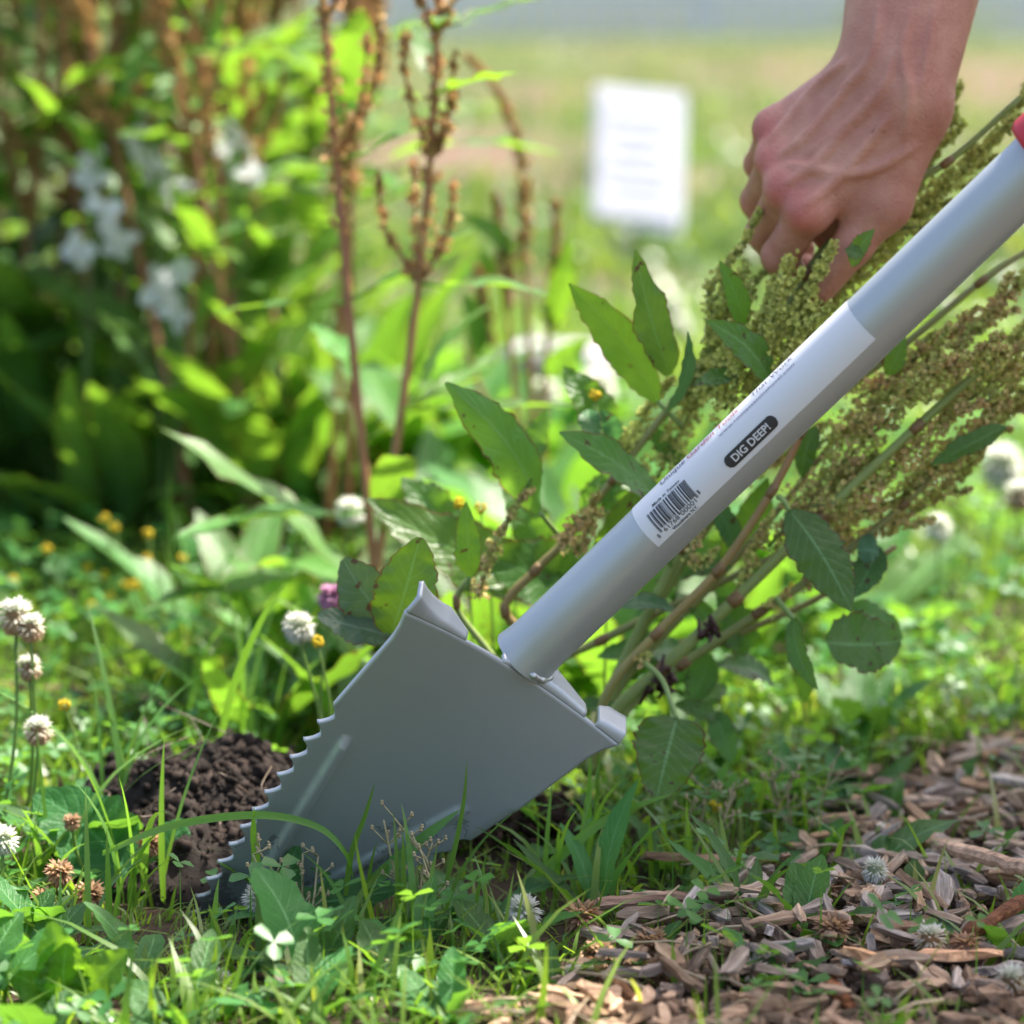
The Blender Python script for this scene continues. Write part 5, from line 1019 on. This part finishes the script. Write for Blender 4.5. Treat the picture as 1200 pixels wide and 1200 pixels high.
# ------------------------------------------------------------------ things in the field
M['sign'] = plain('sign_white', (.62, .62, .66), .45, var=.22, scale=22, tint=False); M['signgrey'] = plain('sign_print', (.57, .57, .61), .5, var=.1, tint=False); M['post'] = plain('post_grey', (.35, .36, .36), .6, var=.15, tint=False)
def box(mb, c, ex, ey, ez, hx, hy, hz, bev=0):
    v = [np.asarray(c) + ex * hx * a + ey * hy * b + ez * hz * d for a in (-1, 1) for b in (-1, 1) for d in (-1, 1)]
    mb.add(v, np.array([(0, 1, 3, 2), (4, 6, 7, 5), (0, 4, 5, 1), (2, 3, 7, 6), (0, 2, 6, 4), (1, 5, 7, 3)]))
SY = 3.15; sc_ = P(748, 183, SY); sx = nrm(V(1, .12, -.10)); sz = nrm(V(.075, .50, 1)); sz = nrm(sz - sx * (sz @ sx)); sy = np.cross(sz, sx)
sgb = V(sc_[0], SY + .02, gz(sc_[0], SY)); sign = empty('garden_sign', sgb, 'small white plot sign leaning on a stake in the field', 'sign')
mb = MB(); box(mb, sc_, sx, sy, sz, .070, .004, .109); box(mb, sc_ + sx * .028 - sz * .112, sx, sy, sz, .040, .0035, .008); mb.build('board', M['sign'], sign, False)
mb = MB(); box(mb, sc_ - sy * .0065, sx, sy, sz, .062, .0012, .102); mb.build('paper', M['sign'], sign, False)
mb = MB()
for r_ in range(5): box(mb, sc_ - sy * .0085 + sz * (.06 - r_ * .028) - sx * .006 * (r_ % 2), sx, sy, sz, .045 - .006 * (r_ % 3), .0006, .0022)
mb.build('print_lines', M['signgrey'], sign, False); mb = MB(); tube(mb, [sc_ + sy * .012 + sz * .05, sc_ + sy * .012 - sz * .1, V(sc_[0] - .01, SY + .03, -.05)], .008, .008, 8); mb.build('stake', M['post'], sign)
# grey stone
M['stone'] = plain('stone', (.34, .32, .33), .85, var=.25, scale=40, bmp=.5, bdist=.003, tint=False); c = P(655, 392, 1.5); c = V(c[0], 1.5, gz(c[0], 1.5) + .05)
mb = MB(); bm = _b.new(); _b.ops.create_icosphere(bm, subdivisions=3, radius=1); v = np.array([q.co[:] for q in bm.verts]); f = np.array([[q.index for q in f_.verts] for f_ in bm.faces]); bm.free(); v = v * (1 + np.array([[mnoise.fractal(Vector(q) * 1.5, 1, 2, 3) * .15] for q in v])); v[:, 2] = np.clip(v[:, 2], -1, .55); mb.add(v * V(.06, .05, .05) + c, f); tag(mb.build('stone', M['stone'], loc=c), 'flat-topped grey stone half hidden by leaves in the field', 'stone')
# picket fence far behind
M['fence'] = plain('fence_white', (.72, .74, .78), .6, var=.08, tint=False); FY = 19.0; fence = empty('picket_fence', V(2, FY, 0), 'long white picket fence at the far end of the field', 'fence')
pkm = MB(); box(pkm, V(0, 0, .47), V(1, 0, 0), V(0, 1, 0), V(0, 0, 1), .04, .01, .47); pkm.add([(-.04, -.01, .94), (.04, -.01, .94), (0, -.01, 1.0), (-.04, .01, .94), (.04, .01, .94), (0, .01, 1.0)], [np.array([(0, 1, 2), (3, 5, 4)]), np.array([(0, 2, 5, 3), (1, 4, 5, 2)])]); pk = pkm.mesh('picket', M['fence'], False)
for i in range(110): o = obj('picket', pk, fence, V(-1.2 + i * .115, FY, 0))
for z in (.3, .75): mb = MB(); box(mb, V(5.1, FY + .035, z), V(1, 0, 0), V(0, 1, 0), V(0, 0, 1), 6.4, .02, .045); mb.build('rail', M['fence'], fence, False)
for i in range(6): mb = MB(); box(mb, V(-1.25 + i * 2.53, FY + .11, .5), V(1, 0, 0), V(0, 1, 0), V(0, 0, 1), .05, .05, .55); mb.build('post', M['fence'], fence, False)
# shrubs and trees beyond
def shrub(x, y, h, rx, label, n=2600, seed=0, tint=(.5, .6, .5), name='shrub', trunk=.3):
    r = np.random.default_rng(seed); b = V(x, y, 0); e = empty(name, b, label, 'tree' if name == 'tree' else 'shrub'); cl = r.normal(0, 1, (26, 3)); cl /= np.linalg.norm(cl, axis=1)[:, None]; cl *= r.uniform(.3, .8, (26, 1))
    p = cl[r.integers(0, 26, n)] + r.normal(0, .17, (n, 3)); p = p * V(rx, rx, h * (1 - trunk) * .55) + V(x, y, h * trunk + h * (1 - trunk) * .5); p[:, 2] = np.maximum(p[:, 2], .03)
    lf = (np.array([(-.5, 0, 0), (0, .3, .05), (.5, 0, 0), (0, -.3, .05)]), np.array([(0, 3, 2, 1)])); mb = MB(); scatter(mb, lf, p, h * r.uniform(.05, .09, n), np.asarray(tint) * r.uniform(.5, 1.3, (n, 1))); o = mb.build('crown', M['weed'], e); o['kind'] = 'stuff'
    mb = MB(); tube(mb, catmull([b, b + V(.02 * h, 0, h * trunk), b + V(.0, 0, h * .7)], 4), h * .03, h * .012, 8, (.12, .09, .06))
    for q in range(5): a = r.uniform(0, 6.28); tube(mb, [b + V(0, 0, h * .4), b + V(math.cos(a) * rx * .3, math.sin(a) * rx * .3, h * .6), b + V(math.cos(a) * rx * .6, math.sin(a) * rx * .6, h * .8)], h * .012, h * .004, 6, (.12, .09, .06))
    mb.build('trunk', M['stem'], e)
shrub(-1.9, 21.0, 1.6, .95, 'dark rounded shrub at the end of the white fence', seed=1, trunk=.15); shrub(-4.2, 20.0, 2.0, 1.2, 'broad green shrub beyond the dock stand', seed=2, trunk=.15); shrub(2.2, 15.5, .35, .5, 'low dry tussock in the middle of the field', seed=3, tint=(1.6, 1.0, .7), n=900, trunk=.1)
for i, (x, y, h, rx) in enumerate([(-7, 34, 8, 3.5), (-1, 38, 9, 4), (5, 36, 8, 3.6), (11, 34, 9, 4)]): shrub(x, y, h, rx, ['wide tree behind the broad shrub', 'tall tree behind the end of the fence', 'rounded tree behind the middle of the fence', 'tall tree behind the far stretch of fence'][i], seed=10 + i, name='tree', n=3600, tint=(.7, .8, .7))
